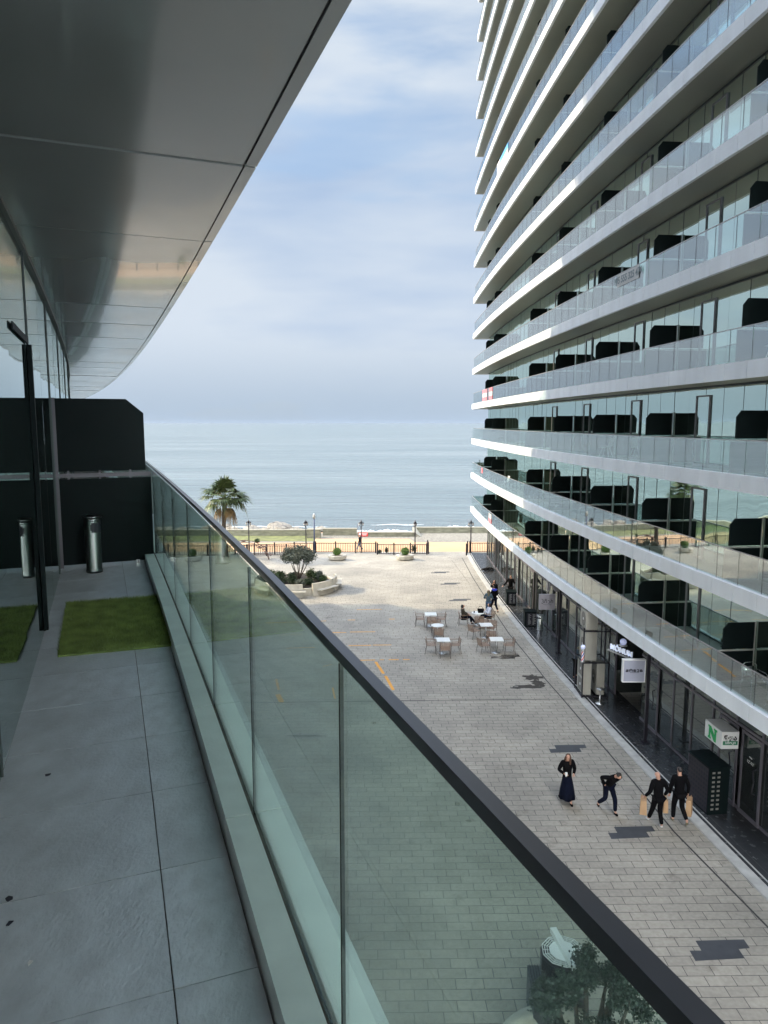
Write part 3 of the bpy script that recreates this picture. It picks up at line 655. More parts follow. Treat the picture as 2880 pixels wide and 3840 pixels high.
pc(T4, -.66, -.02, -PI / 2 + .35, 'slatted chair left of the table beside the wet patch'); pc(T4, .66, -.02, PI / 2, 'slatted chair right of the table beside the wet patch, closest to the shops'); pc(T4, -.1, .95, PI, 'slatted chair turned to the camera behind the table beside the wet patch')
pc(T5, -.66, -.1, -PI / 2 + .5, 'slatted chair left of the table in front of the seated women'); pc(T5, .0, .62, PI, 'slatted chair behind the table in front of the seated women')
pc(T5, .35, .45, PI - .5, 'slatted chair half hidden at the right of the table in front of the seated women')
pc(T6, -.85, .0, -PI / 2, 'slatted chair carrying the woman in the dark hooded jacket'); pc(T6, .72, .25, PI / 2 + .3, 'slatted chair carrying the woman in the white blouse'); pc(T6, -.02, -.7, 0, 'slatted chair with its back to the camera at the round table of the seated women')

# planters
def bowl(x, y, label, blabel, s=1., rot=0.):
    t = thing('concrete_planter', label, 'planter', (x, y, 0), rot, 'low concrete planters along the fence')
    b = MB(); b.lathe([(.55, 0), (.78, .10), (.85, .38), (.82, .43), (.60, .43), (.52, .36), (.45, .33)], 10, sx=1.0 * s, sy=.8 * s); b.build('bowl', M['concrete'], t, world=False)
    b = MB(); b.lathe([(.50, .36), (.01, .40)], 16, sx=s, sy=.8 * s); b.build('soil', M['soil'], t, world=False)
    o = MB(); leaves(o, (x, y, .74), (.37, .37, .33), 1500, .06, shell=.75); leaves(o, (x, y, .7), (.30, .30, .3), 500, .08, shell=.3)
    o.tube([(x, y, .38), (x, y, .7)], .04, 6); o2 = o.build('ball_shrub', M['ball']); tag(o2, blabel, 'shrub', 'round shrubs in the low planters')
bowl(-4.1, 61.1, 'low boat-shaped pale planter left of the other one on the sunlit plaza', 'clipped round green shrub in the left boat-shaped planter')
bowl(1.85, 61.2, 'low boat-shaped pale planter close to the open gate', 'clipped round green shrub in the planter close to the gate', rot=.3)
bowl(-16.6, 60.6, 'low pale planter seen through the glass balustrade', 'round shrub seen through the glass balustrade')
# big planter with benches
pcx, pcy = -6.4, 50.6; PR = 2.75
bp = thing('ring_planter', 'large round concrete planter with built-on curved benches at the edge of the shade', 'planter', (pcx, pcy, 0))
b = MB(); n = 48
for i in range(n):
    a, c = 2 * PI * i / n, 2 * PI * (i + 1) / n
    f = lambda an, r, z: Vector((pcx + r * math.cos(an), pcy + r * math.sin(an), z))
    b.hexa([f(a, PR, 0), f(c, PR, 0), f(c, PR - .16, 0), f(a, PR - .16, 0)], [f(a, PR, .5), f(c, PR, .5), f(c, PR - .16, .5), f(a, PR - .16, .5)])
b.build('wall', M['concrete'], bp)
b = MB(); b.lathe([(PR - .165, .38), (1.6, .5), (.01, .62)], 40, T=Matrix.Translation((pcx, pcy, 0))); b.build('soil', M['soil'], bp)
for a0 in (-42, -92, -2, -140, 170):
    b = MB(); m = 8
    for i in range(m):
        a, c = R(a0 - 18 + 36 * i / m), R(a0 - 18 + 36 * (i + 1) / m)
        b.hexa([f(a, PR + .34, 0), f(c, PR + .34, 0), f(c, PR + .004, 0), f(a, PR + .004, 0)], [f(a, PR + .20, .86), f(c, PR + .20, .86), f(c, PR + .06, .86), f(a, PR + .06, .86)])
    bb = b.build('bench_back', M['concrete'], bp)
    b = MB(); e0, e1 = R(a0 - 13), R(a0 + 22); A0, A1 = f(e0, PR + .30, 0), f(e1, PR + .30, 0); dd_ = (A1 - A0).normalized(); nn = Vector((dd_.y, -dd_.x, 0)) * .42
    b.hexa([A0 + Vector((0, 0, .38)), A1 + Vector((0, 0, .38)), A1 + nn + Vector((0, 0, .38)), A0 + nn + Vector((0, 0, .38))], [A0 + Vector((0, 0, .45)), A1 + Vector((0, 0, .45)), A1 + nn + Vector((0, 0, .45)), A0 + nn + Vector((0, 0, .45))])
    b.build('bench_seat', M['concrete'], bb)
ol = thing('olive_tree', 'small many-stemmed olive tree with a rounded grey-green crown in the ring planter', 'tree', (pcx + .2, pcy, .55))
b = MB()
ox, oy = pcx + .2, pcy
for (dx, dy, tz) in ((-.62, .1, 2.1), (-.4, -.3, 2.2), (-.1, .3, 2.4), (.12, -.25, 2.4), (.4, .2, 2.3), (.75, -.05, 2.1), (.5, -.3, 2.2)):
    b.tube([(ox, oy, .5), (ox + dx * .3, oy + dy * .3, .95), (ox + dx * .7, oy + dy * .7, 1.5), (ox + dx, oy + dy, tz)], [.055, .045, .032, .012], 6)
b.build('trunk', M['bark'], ol, True)
b = MB()
for i in range(34):
    a = random.uniform(0, 2 * PI); r = random.uniform(.1, 1.12); zz = 2.62 - .30 * r + random.uniform(-.28, .28)
    leaves(b, (ox + .05 + r * math.cos(a), oy + r * .8 * math.sin(a), zz), (.42, .42, .34), 420, .085, shell=.2, up=.5)
b.build('crown', M['olive'], ol)
sh = [(-1.9, .4, .55, .75, 'bush'), (-1.3, .9, .45, .6, 'bush'), (-2.2, -.4, .35, .5, 'darkbush'), (-.9, -.9, .6, .55, 'darkbush'), (-.1, -1.5, .35, .75, 'darkbush'), (.55, -1.9, .35, .5, 'olive'), (1.1, -1.1, .55, .42, 'darkbush'), (1.5, .3, .4, .55, 'bush'), (1.0, .9, .35, .65, 'bush'), (2.0, -.8, .35, .6, 'bush'), (1.75, -.2, .3, .75, 'olive'), (-.3, .9, .5, .4, 'darkbush'), (-1.9, -1.3, .5, .45, 'darkbush')]
nm = ['broad bush at the left rim under the olive tree', 'bush behind left of the olive stems', 'small dark bush at the far left rim of the ring planter', 'dark low bush left of the stems', 'dark upright bush directly before the olive stems', 'grey-green bush above the gap between two benches', 'dark spreading bush before the right bench', 'green bush right behind the olive stems', 'leafy bush at the back rim of the ring planter', 'light green bush at the right rim', 'tall grey-green bush at the right end of the ring planter', 'low dark bush behind the stems', 'low dark bush in the front left of the ring planter']
for (dx, dy, r, h, m_), l_ in zip(sh, nm):
    b = MB(); x, y = pcx + dx, pcy + dy
    for j in range(4): leaves(b, (x + random.uniform(-.15, .15), y + random.uniform(-.15, .15), .5 + h * random.uniform(.4, .65)), (r * .75, r * .75, h * .5), 260, .085, shell=.3, up=.6)
    b.tube([(x, y, .45), (x, y, .5 + h * .5)], .03, 5)
    tag(b.build('shrub', M[m_]), l_, 'shrub', 'bushes in the ring planter')
# arch sculpture
ar = thing('metal_arch', 'rusty metal arch of twin stems carrying leaf-shaped cups in front of the fence', 'sculpture', (-10.2, 61.2, 0))
b = MB()
for dy, dz in ((0, 0), (.35, .12)):
    b.tube([(-10.1, 61.2 + dy, 0), (-10.25, 61.2 + dy, .5), (-10.7, 61.2 + dy, 1.05 + dz), (-11.4, 61.2 + dy, 1.42 + dz), (-12.2, 61.2 + dy, 1.55 + dz), (-13.0, 61.2 + dy, 1.42 + dz), (-13.7, 61.2 + dy, 1.0), (-14.1, 61.2 + dy, 0)], .03, 6)
b.build('stem', M['metalarch'], ar, True)
for (x, z, s, m_) in ((-10.35, .55, .22, 'metalarch'), (-9.95, .42, .22, 'metalarch'), (-10.85, 1.05, .28, 'metalarch'), (-10.4, 1.15, .2, 'metalarch'), (-11.1, 1.55, .28, 'darkbush'), (-12.3, 1.65, .3, 'metalarch'), (-13.1, 1.45, .25, 'metalarch')):
    b = MB(); b.lathe([(.02, -.1), (s * .8, -.03), (s, .03), (s * .7, .0)], 10, T=Matrix.Translation((x, 61.3, z))); cup = b.build('cup', M['metalarch'], ar)
    if m_ == 'darkbush':
        b = MB(); leaves(b, (x, 61.3, z + .12), (.25, .25, .16), 260, .09, shell=.2, up=.5); b.build('leaf_tuft', M['bush'], cup)

# lamps
def make_lamp(h=3.0):
    t = thing('street_lamp', 'x', 'lamp', group='black lamp posts along the promenade')
    b = MB(); b.lathe([(.10, 0), (.10, .08), (.06, .12), (.065, .45), (.055, .5), (.048, h - .7), (.04, h - .35)], 10); b.build('post', M['darkmetal'], t, True, world=False)
    for sx in (-1, 1):
        b = MB(); b.tube([(0, 0, h - .55), (sx * .1, 0, h - .62), (sx * .17, 0, h - .50)], .014, 5)
        b.lathe([(.035, h - .5), (.075, h - .44), (.095, h - .28), (.02, h - .16), (.015, h - .12)], 8, T=Matrix.Translation((sx * .17, 0, 0))); l_ = b.build('lantern', M['darkmetal'], t, world=False)
        b = MB(); b.lathe([(.074, h - .435), (.097, h - .29)], 8, T=Matrix.Translation((sx * .17, 0, 0)) @ Matrix.Diagonal((1.04, 1.04, 1, 1))); b.build('glazing', M['lamp_glass'], l_, world=False)
    b = MB(); b.lathe([(.03, h - .35), (.075, h - .28), (.095, h - .12), (.02, h), (.012, h + .05)], 8); b.build('lantern', M['darkmetal'], t, world=False)
    return t
l0 = make_lamp(3.0)
for x, y, r, lb in ((-12.5, 64.9, .4, 'black lamp post between the palm and the olive tree'), (-7.2, 64.7, .9, 'black lamp post just left of the tall plain pole'), (-2.1, 64.6, .3, 'black lamp post in line with the walker on the promenade'), (2.85, 64.4, 1.0, 'black lamp post rising behind the fence left of the gate'), (8.0, 64.6, 0., 'black lamp post at the corner of the white tower')):
    put(l0, x, y, r, lb)
tp = thing('tall_light_pole', 'tall plain dark blue pole topped by a grey rounded head', 'lamp', (-6.37, 64.1, 0))
b = MB(); b.tube([(-6.37, 64.1, 0), (-6.37, 64.1, 3.2)], .06, 10); b.build('pole', mat('navy_paint', (.03, .05, .12), .5), tp, True)
b = MB(); b.lathe([(.05, 3.2), (.12, 3.3), (.13, 3.5), (.06, 3.68), (.01, 3.7)], 12, T=Matrix.Translation((-6.37, 64.1, 0))); b.build('head', M['post'], tp, True)

# fence
def fence(p0, p1, label, h=.92, step=1.75):
    t = thing('metal_fence', label, 'fence', (p0[0], p0[1], 0), 0, 'dark bar fence at the plaza edge')
    a, c = Vector((p0[0], p0[1], 0)), Vector((p1[0], p1[1], 0)); L_ = (c - a).length; d = (c - a).normalized(); n = max(1, round(L_ / step))
    b = MB()
    for z in (.10, h): b.tube([a + Vector((0, 0, z)), c + Vector((0, 0, z))], .034, 6)
    b.build('rail', M['darkmetal'], t)
    b = MB(); k = int(L_ / .155)
    for i in range(k): p = a + d * (i + .5) * L_ / k; b.tube([p + Vector((0, 0, .1)), p + Vector((0, 0, h))], .017, 4)
    b.build('bars', M['darkmetal'], t).name = 'bar_infill'
    for i in range(n + 1):
        p = a + d * L_ * i / n; b = MB(); b.box((p.x, p.y, (h + .12) / 2), (.115, .115, h + .12), math.atan2(d.y, d.x)); b.lathe([(.06, h + .12), (.045, h + .17), (.01, h + .19)], 6, T=Matrix.Translation(p)); b.build('post', M['darkmetal'], t)
fence((-30, 62.9), (-7.0, 62.9), 'long dark bar fence running behind the olive tree and the glass')
fence((-13.5, 63.3), (-6.45, 64.3), 'dark bar fence running at a slant to the tall pole')
fence((-6.3, 64.4), (-.75, 64.3), 'dark bar fence section behind the left boat-shaped planter')
fence((-.6, 63.6), (3.9, 63.6), 'dark bar fence section behind the planter close to the gate')
fence((4.05, 63.9), (4.05, 65.0), 'short dark bar fence end turned towards the sea left of the gate', step=1)
fence((7.45, 63.2), (7.7, 64.5), 'short dark gate leaf swung open at the foot of the right lamp post', step=1.2)
fence((7.9, 64.4), (16, 64.4), 'dark bar fence running behind the corner of the white tower')
# little shrubs outside the fence
for x, y, r, h, lb in ((2.75, 64.3, .33, .75, 'dark upright shrub behind the round shrub near the gate'), (.25, 64.2, .15, .55, 'thin little shrub growing just behind the fence'), (-.4, 64.2, .16, .3, 'tiny low shrub behind the fence left of the thin one')):
    b = MB(); leaves(b, (x, y, h * .55), (r, r, h * .5), 500, .07, shell=.3, up=.5); b.tube([(x, y, 0), (x, y, h * .5)], .02, 5); tag(b.build('shrub', M['darkbush']), lb, 'shrub')

# palm
pt = thing('palm_tree', 'fan palm with a ragged round crown and brown hanging fronds before the sea', 'tree', (-14.3, 62.6, 0))
b = MB(); b.tube([(-14.3, 62.6, 0), (-14.32, 62.6, 1.5), (-14.25, 62.6, 3.2), (-14.15, 62.6, 4.6), (-14.12, 62.6, 5.2)], [.24, .19, .18, .22, .14], 10); b.build('trunk', M['bark'], pt, True)
def frond(b, base, az, el, L_, droop, nb=17, mi=0):
    d = Vector((math.cos(az) * math.cos(el), math.sin(az) * math.cos(el), math.sin(el)))
    m = base + d * L_ * .48; b.tube([base, m + Vector((0, 0, .04))], [.022, .012], 4, mi)
    side = d.cross(Vector((0, 0, 1))).normalized(); up = side.cross(d)
    for i in range(nb):
        a = (i / (nb - 1) - .5) * R(170); l_ = L_ * (.60 - .16 * abs(a) / R(85)) * random.uniform(.85, 1.1)
        dd = (d * math.cos(a) + side * math.sin(a)).normalized()
        t1 = m + dd * l_ * .55 + Vector((0, 0, -.02)); tip = m + dd * l_ + Vector((0, 0, -droop * l_ * random.uniform(.5, 1.2)))
        w = d.cross(dd) ; w = (up.cross(dd)).normalized() * .052 * (L_ / 1.6)
        b.add([m, t1 - w + up * .02, t1 + w + up * .02, tip], [(0, 1, 2), (1, 3, 2)], mi)
b = MB(); c_ = Vector((-14.12, 62.6, 5.25))
for i in range(34):
    el = R(random.uniform(-25, 75)); frond(b, c_ + Vector((random.uniform(-.1, .1), random.uniform(-.1, .1), random.uniform(-.1, .15))), random.uniform(0, 2 * PI), el, random.uniform(1.75, 2.35), .35 if el > 0 else .8)
for az in (R(0), R(180), R(20), R(200), R(-20), R(160)): frond(b, c_, az, R(random.uniform(-5, 30)), 2.5, .4)
for az in (R(60), R(100), R(-80)): frond(b, c_, az, R(78), 2.1, .15)
b.build('crown', M['frond'], pt)
b = MB()
for az in (R(5), R(-35), R(170), R(215), R(60)): frond(b, c_ + Vector((0, 0, -.25)), az, R(-52), 1.8, 1.4)
b.build('dead_frond', M['dryfrond'], pt)

# sea wall, rocks, railing, sign
def seg(x0, x1, y, h, w=.55, label='', zbase=-.9):
    t = thing('sea_wall', label, 'wall', (x0, y, zbase), 0, 'low concrete sea wall')
    b = MB(); b.box(((x0 + x1) / 2, y + w / 2, zbase + h / 2 - .75), (x1 - x0, w, h + 1.5)); b.build('wall', M['seawall'], t)
    b = MB(); b.box(((x0 + x1) / 2, y + w / 2, zbase + h + .03), (x1 - x0 + .02, w + .06, .06)); b.build('coping', M['walltop'], t)
seg(-120, -8.7, 80., .62, label='long mossy sea wall running left behind the palm')
seg(-8.6, -7.1, 78.2, .95, .9, label='short thick wall pier behind the tall pole')
seg(-7.0, -3.1, 80.2, .75, label='sea wall piece behind the ramp right of the tall pole')
seg(-3.0, 3.6, 79.3, .45, label='low sea wall piece in the middle, behind the walker')
seg(3.7, 40, 82., .62, label='sea wall piece at the right running behind the corner lamp post')
b = MB(); b.add([(3.3, 79.3, -.9), (4.2, 79.3, -.9), (4.2, 82.2, -.9), (3.3, 82.2, -.9), (3.3, 79.3, -.45), (3.5, 79.3, -.45), (3.7, 82.2, -.2), (3.3, 82.2, -.2)], [(0, 1, 5, 4), (1, 2, 6, 5), (2, 3, 7, 6), (3, 0, 4, 7), (4, 5, 6, 7)])
tag(b.build('wall_ramp', M['walltop']), 'pale sloping end block where two sea wall pieces meet', 'wall')
wr = thing('sea_railing', 'thin wire railing on posts along the top of the sea wall', 'railing', (-15, 80.4, -.3))
b = MB()
for x0, x1, y, z in ((-15, -8, 80.5, -.25), (-8, -3, 80.5, -.1), (-3, 3.5, 79.5, -.4), (3.7, 16, 82.2, -.25)):
    n = max(2, int((x1 - x0) / 2)); 
    for i in range(n + 1): x = x0 + (x1 - x0) * i / n; b.tube([(x, y, z), (x, y, z + .95)], .014, 5)
    for h in (.5, .95): b.tube([(x0, y, z + h), (x1, y, z + h)], .008, 4)
b.build('wire', M['frame'], wr)
rs = thing('warning_sign', 'small red board with white lettering fixed low on the sea wall', 'sign', (-2.5, 79.2, -.9))
b = MB(); b.box((-2.35, 79.22, -.62), (1.05, .04, .42)); b.build('board', M['redsign'], rs)
b = MB()
b.box((-2.74, 79.195, -.62), (.2, .01, .3))
for i in range(3): b.box((-2.2, 79.195, -.52 - .09 * i), (.62 - .1 * i, .01, .035))
b.build('lettering', M['white'], rs)
random.seed(11)
rk = [(-17.5, 82.5, 1.1), (-15.6, 83, 1.2), (-14.2, 82.4, 1.0), (-13.0, 83.2, 1.5), (-11.9, 82.6, 1.3), (-10.9, 83.2, .9), (-20.5, 83, 1.3), (-9.6, 83.4, .8), (-23.5, 82.8, 1.2), (-7.6, 84.5, .8), (-26, 83, 1.3), (-12.3, 83.9, 1.6), (-18.9, 83.8, 1.2)]
for i, (x, y, s) in enumerate(rk):
    b = MB(); b.ball((0, 0, 0), 1, 14); ph = [random.uniform(0, 6) for _ in range(6)]
    for j, v in enumerate(b.v):
        f_ = 1 + .16 * math.sin(3.1 * v.x + ph[0]) + .14 * math.sin(4.3 * v.y + ph[1]) + .16 * math.sin(3.7 * v.z + ph[2]) + .10 * math.sin(7 * v.x + ph[3]) * math.cos(8 * v.y) + random.uniform(-.05, .05)
        b.v[j] = Vector((x + v.x * f_ * s * .95, y + v.y * f_ * s * .7, -.95 + v.z * f_ * s * .55 + .2 * (s - .9)))
    o = b.build('boulder', M['rock'], smooth=False)
    tag(o, ['pale', 'tan', 'rough', 'rounded', 'big', 'low'][i % 6] + ' boulder behind the mossy sea wall, number %d from its group by the palm' % (i + 1), 'rock', 'boulders behind the sea wall')
lb = {0: 'boulder partly hidden by the right palm fronds', 1: 'pale boulder just left of the lamp post between palm and olive', 2: 'small boulder right behind that lamp post', 3: 'biggest dark-capped boulder right of the lamp post', 4: 'broad boulder in front of the biggest one', 5: 'low boulder at the right of the broad one', 7: 'small pale boulder near the end of the long sea wall', 9: 'lone boulder beyond the tall pole', 11: 'highest boulder behind the broad one', 12: 'rear boulder showing between palm fronds'}
bl = [o for o in col.objects if o.name.startswith('boulder')]
for i, o in enumerate(bl):
    if i in lb: o['label'] = lb[i]
    else: o['label'] = 'boulder seen only through the glass balustrade beyond the long sea wall'

# ------------------------------------------------------------------ shop side things
def hung_sign(y, z0, z1, x0, x1, face, label, thick=.10, postx=None, ypost=None):
    t = thing('hanging_sign', label, 'sign', ((x0 + x1) / 2, y, z0))
    b = MB(); b.box(((x0 + x1) / 2, y, (z0 + z1) / 2), (x1 - x0, thick, z1 - z0)); b.build('panel', face, t)
    return t
def sign_post(x, y, label, top=3.93):
    t = thing('sign_post', label, 'post', (x, y, .07))
    b = MB(); b.box((x, y, (top + .07) / 2), (.11, .11, top - .08)); b.build('post', M['darkmetal'], t)
    b = MB(); b.box((x, y, .085), (.3, .3, .025)); b.build('base_plate', M['darkmetal'], t)
sign_post(9.02, 35.5, 'black square post with base plate beside the grey square sign'); sign_post(9.73, 25.2, 'black square post beside the light sign, left of the glass shopfront door')
def strokes(name, sl, w, mt, parent, Mx, d=.012):
    b = MB()
    for st in sl:
        for (x0, y0), (x1, y1) in zip(st, st[1:]):
            dv = Vector((x1 - x0, y1 - y0, 0)); n = Vector((-dv.y, dv.x, 0)).normalized() * w / 2; e = dv.normalized() * w * .35
            A0, A1 = Vector((x0, y0, 0)) - e, Vector((x1, y1, 0)) + e; up = Vector((0, 0, d))
            b.hexa([A0 - n, A1 - n, A1 + n, A0 + n], [A0 - n + up, A1 - n + up, A1 + n + up, A0 + n + up])
    b.v = [Mx @ v for v in b.v]; return b.build(name, mt, parent)
# coordinates relative to the eye were measured, so add EYE
s1 = hung_sign(35.5, EYE - 9.50, EYE - 8.70, 7.93, 8.76, M['signgrey'], 'grey square sign with dark rounded letters on the far black post', .12)
cxs = 8.345; Tm = basis((cxs, 35.435, EYE - 9.06), (1, 0, 0))
def arcpts(cx_, cy_, r, a0, a1, n=7): return [(cx_ + r * math.cos(R(a0 + (a1 - a0) * i / n)), cy_ + r * math.sin(R(a0 + (a1 - a0) * i / n))) for i in range(n + 1)]
gl_ = [[(-.29, .12), (-.20, .07), (-.235, .02)] + arcpts(-.25, -.045, .055, 75, -90), [(-.25, -.10), (-.30, -.09)],
       [(-.14, -.08)] + arcpts(-.085, .0, .055, 180, 0) + [(-.03, -.08)], arcpts(-.085, .06, .05, 150, 30),
       [(.03, .05)] + arcpts(.075, -.03, .065, 90, -90) + [(.03, -.09)], [(.19, .13), (.19, -.08)], [(.19, .0)] + arcpts(.235, .0, .045, 150, 0) + [(.28, -.08)]]
strokes('lettering', gl_, .024, M['ink'], s1, Tm)
text_mesh('subtitle', 'sweets & buffet bar', .055, M['ink'], s1, basis((cxs, 35.43, EYE - 9.23), (1, 0, 0)), .002).data.transform(Matrix.Translation(-s1.location))
# U shaped lit sign
us = thing('letter_sign', 'white outlined U-shaped letter with a small ring above, hung above the grey square sign', 'sign', (8.74, 37, 3))
b = MB(); zc = EYE - 8.65
b.tube([(8.66, 37, zc + .22), (8.66, 37, zc - .18)] + [(8.73 + .07 * math.cos(a), 37, zc - .18 + .07 * math.sin(a)) for a in (R(200), R(235), R(270), R(305), R(340))] + [(8.80, 37, zc - .18), (8.80, 37, zc + .18)], .018, 6)
b.tube([(8.70 + .05 * math.cos(a), 37, zc + .30 + .05 * math.sin(a)) for a in [R(30 * i) for i in range(13)]], .015, 6)
b.build('outline', M['white'], us)
b = MB(); b.box((8.80, 37.08, zc), (.12, .12, .46)); b.build('backing', M['signgrey'], us)
s2 = hung_sign(25.2, EYE - 9.46, EYE - 8.62, 8.76, 9.59, M['signlight'], 'pale blue-grey square sign with bold dark letters on the near black post', .16)
b = MB(); 
for (x, z, w, h) in ((9.175, EYE - 8.625, .84, .03), (9.175, EYE - 9.455, .84, .03), (8.775, EYE - 9.04, .03, .80), (9.575, EYE - 9.04, .03, .80)): b.box((x, 25.19, z), (w, .17, h))
b.build('frame', M['white'], s2)
Tm = basis((9.19, 25.118, EYE - 9.02), (1, 0, 0)); w_ = .07
gl2 = [[(-.30, .03), (-.24, .03), (-.24, -.04), (-.31, -.04), (-.31, -.005), (-.24, -.005)], [(-.19, -.04), (-.19, .03), (-.135, .03), (-.135, -.03)], [(-.135, .03), (-.08, .03), (-.08, -.04)], [(-.14, .065), (-.13, .045)],
       [(.03, .03), (-.03, .03), (-.03, -.04), (.04, -.04), (.04, -.005), (-.03, -.005)], [(.09, .03), (.155, .03), (.155, -.04), (.09, -.04)], [(.27, .03), (.21, .03), (.21, -.04), (.28, -.04), (.28, -.005), (.21, -.005)]]
strokes('lettering', gl2, .024, M['ink'], s2, Tm)
b = MB(); b.box((9.19, 25.115, EYE - 9.10), (.34, .01, .012)); b.build('subtitle', M['ink'], s2)
# MONUM
mo = thing('lit_sign', 'glowing white capital letters fixed under the lowest slab beside the pale sign', 'sign', (9.15, 26, 3.2))
dx = Vector((9.46 - 8.80, 0, 0)) 
p0 = Vector((8.86, 27.3, EYE - 8.76)); p1 = Vector((9.50, 25.9, EYE - 8.76)); xd = (p1 - p0)
o = text_mesh('lettering', 'MÓNUM', .30, M['lit'], mo, basis((p0 + p1) / 2, xd), .03, .006, spacing=1.05); o.data.transform(Matrix.Translation(-mo.location))
b = MB(); mid = (p0 + p1) / 2; b.box((mid.x, mid.y + .02, mid.z - .17), (xd.length * .95, .08, .04), math.atan2(xd.y, xd.x)); b.build('bracket', M['post'], mo)
# downlight near it
dl = thing('pendant_light', 'round bluish lit globe with chrome ring beside the glowing letters', 'lamp', (9.15, 27.0, 3.5))
b = MB(); b.ball((9.35, 26.9, 3.40), .13, 12); b.build('globe', M['lamp'], dl, True)
b = MB(); b.lathe([(.15, 0), (.17, .03), (.12, .06)], 16, T=Matrix.Translation((9.35, 26.9, 3.24))); b.build('ring', M['steel'], dl, True)
# cube sign
cb_ = thing('cube_sign', 'white cube sign with a green N and Georgian lettering by the near shop window', 'sign', (10.4, 20.3, 2.2))
cxx0, cxx1, cy0 = 10.21, 10.74, 20.45; z0_, z1_ = EYE - 9.81, EYE - 9.27; dep = .95
poly = [(cxx0, cy0), (cxx1, cy0 + .02), (cxx1 - .07, cy0 + dep), (cxx0 - .07, cy0 + dep)]
b = MB(); b.prism(poly, z0_, z1_); b.build('box', M['white'], cb_)
fr = basis(((cxx0 + cxx1) / 2, cy0 - .004, z0_ + .34), (1, .03, 0))
o = text_mesh('lettering', 'ნ·უა', .20, M['ink'], cb_, fr, .006, .008); o.data.transform(Matrix.Translation(-cb_.location))
b = MB(); b.box(((cxx0 + cxx1) / 2, cy0 - .004, z0_ + .19), (.44, .02, .12)); b.build('green_band', M['darkgreen'], cb_)
o = text_mesh('band_lettering', 'სმოკი', .105, M['white'], cb_, basis(((cxx0 + cxx1) / 2, cy0 - .018, z0_ + .20), (1, .03, 0)), .004, .001); o.data.transform(Matrix.Translation(-cb_.location))
fl_ = basis((cxx0 - .035 - .012, cy0 + dep / 2, (z0_ + z1_) / 2), (.07, -dep, 0))
Ng = [(-.26, -.21), (-.10, -.21), (-.10, -.15), (-.135, -.15), (-.135, .02), (.08, -.21), (.19, -.21), (.19, .14), (.24, .14), (.24, .2), (.06, .2), (.06, .14), (.10, .14), (.10, -.02), (-.11, .2), (-.26, .2), (-.26, .14), (-.22, .14), (-.22, -.15), (-.26, -.15)]
b = MB(); b.prism(Ng, 0, .008); b.v = [fl_ @ v for v in b.v]; b.build('letter_n', M['green'], cb_)
# opening hours on the doors
for y, lbx in ((19.9, 1), (21.1, 1)):
    pm = P(opp, 1, y, SH - .085, 1.85); dr = P(opp, 1, y - .5, SH - .085, 1.85) - pm
    h_ = thing('door_notice', 'white opening hours lettering on the %s leaf of the near shop door' % ('near' if y < 20 else 'far'), 'notice', pm)
    o = text_mesh('lettering', "12'-03'", .13, M['white'], h_, basis((0, 0, 0), dr), .002)
    b = MB(); b.box(pm + Vector((0, 0, .16)), (.01, .16, .03)); b.build('heading', M['white'], h_)

# cabinets with menu boards / perforated
def cabinet(x, y, w, dpt, h, rz, label, lines=False, holes=False):
    t = thing('menu_counter', label, 'counter', (x, y, .07), rz)
    b = MB(); b.box((0, dpt / 2, h / 2), (w, dpt, h)); b.build('body', M['black'], t, world=False)
    b = MB(); b.box((0, dpt / 2, h + .015), (w + .06, dpt + .06, .03)); b.build('top', M['black'], t, world=False)
    if lines:
        b = MB(); random.seed(int(x * 100))
        b2 = MB(); b2.box((.06, -.012, h * .5), (w * .82, .02, h * .86)); b2.build('menu_board', M['ink'], t, world=False)
        for c in range(2):
            for i in range(11):
                ww = w * random.uniform(.10, .26); b.box((-.12 * w + c * w * .38 - .05 + ww / 2, -.026, h * .86 - i * h * .068), (ww, .006, .012))
        b.build('menu_text', M['white'], t, world=False)
    if holes:
        b = MB()
        b.box((-w / 2 + .22, -.002, h * .5), (.34, .006, h * .94), 0, 1)
        for i in range(9):
            for j in range(2): b.box((-w / 2 + .14 + j * .17, -.006, h - .16 - i * .145), (.09, .012, .06))
        b.build('slotted_front', [M['grille'], M['black']], t, world=False)
        b = MB()
        b.box((-w / 2 - .002, .57, h * .5), (.006, 1.04, h * .94), 0, 1)
        for i in range(9):
            for j in range(8): b.box((-w / 2 - .005, .12 + j * .13, h - .16 - i * .145), (.01, .07, .07))
        b.build('slotted_side', [M['ink'], M['darkmetal']], t, world=False)
    return t
cabinet(8.32, 45.3, .62, .8, .83, R(-4), 'black counter with a white-lettered menu board where the barman stands', lines=True)
cabinet(8.55, 40.35, .66, .7, .86, R(-4), 'black counter with a menu board beside the steel bin', lines=True)
cabinet(10.14, 20.3, .66, 1.1, 1.5, R(8), 'large black slotted cabinet near the cube sign', holes=True)
steel_bin((8.98, 39.75, .07), 'steel cylinder bin beside the second menu counter', h=.85, r=.16, rz=R(-60))
# bar stool
bs = thing('bar_stool', 'chrome bar stool standing alone right of the air-conditioning rack', 'stool', (9.15, 28.88, .07))
b = MB(); b.lathe([(.19, .01), (.18, .03), (.03, .06), (.025, .60), (.04, .62)], 20); b.build('stand', M['steel'], bs, True, world=False)
b = MB(); b.lathe([(.04, .62), (.17, .64), (.18, .67), (.01, .69)], 24); b.build('seat', M['steel'], bs, True, world=False)
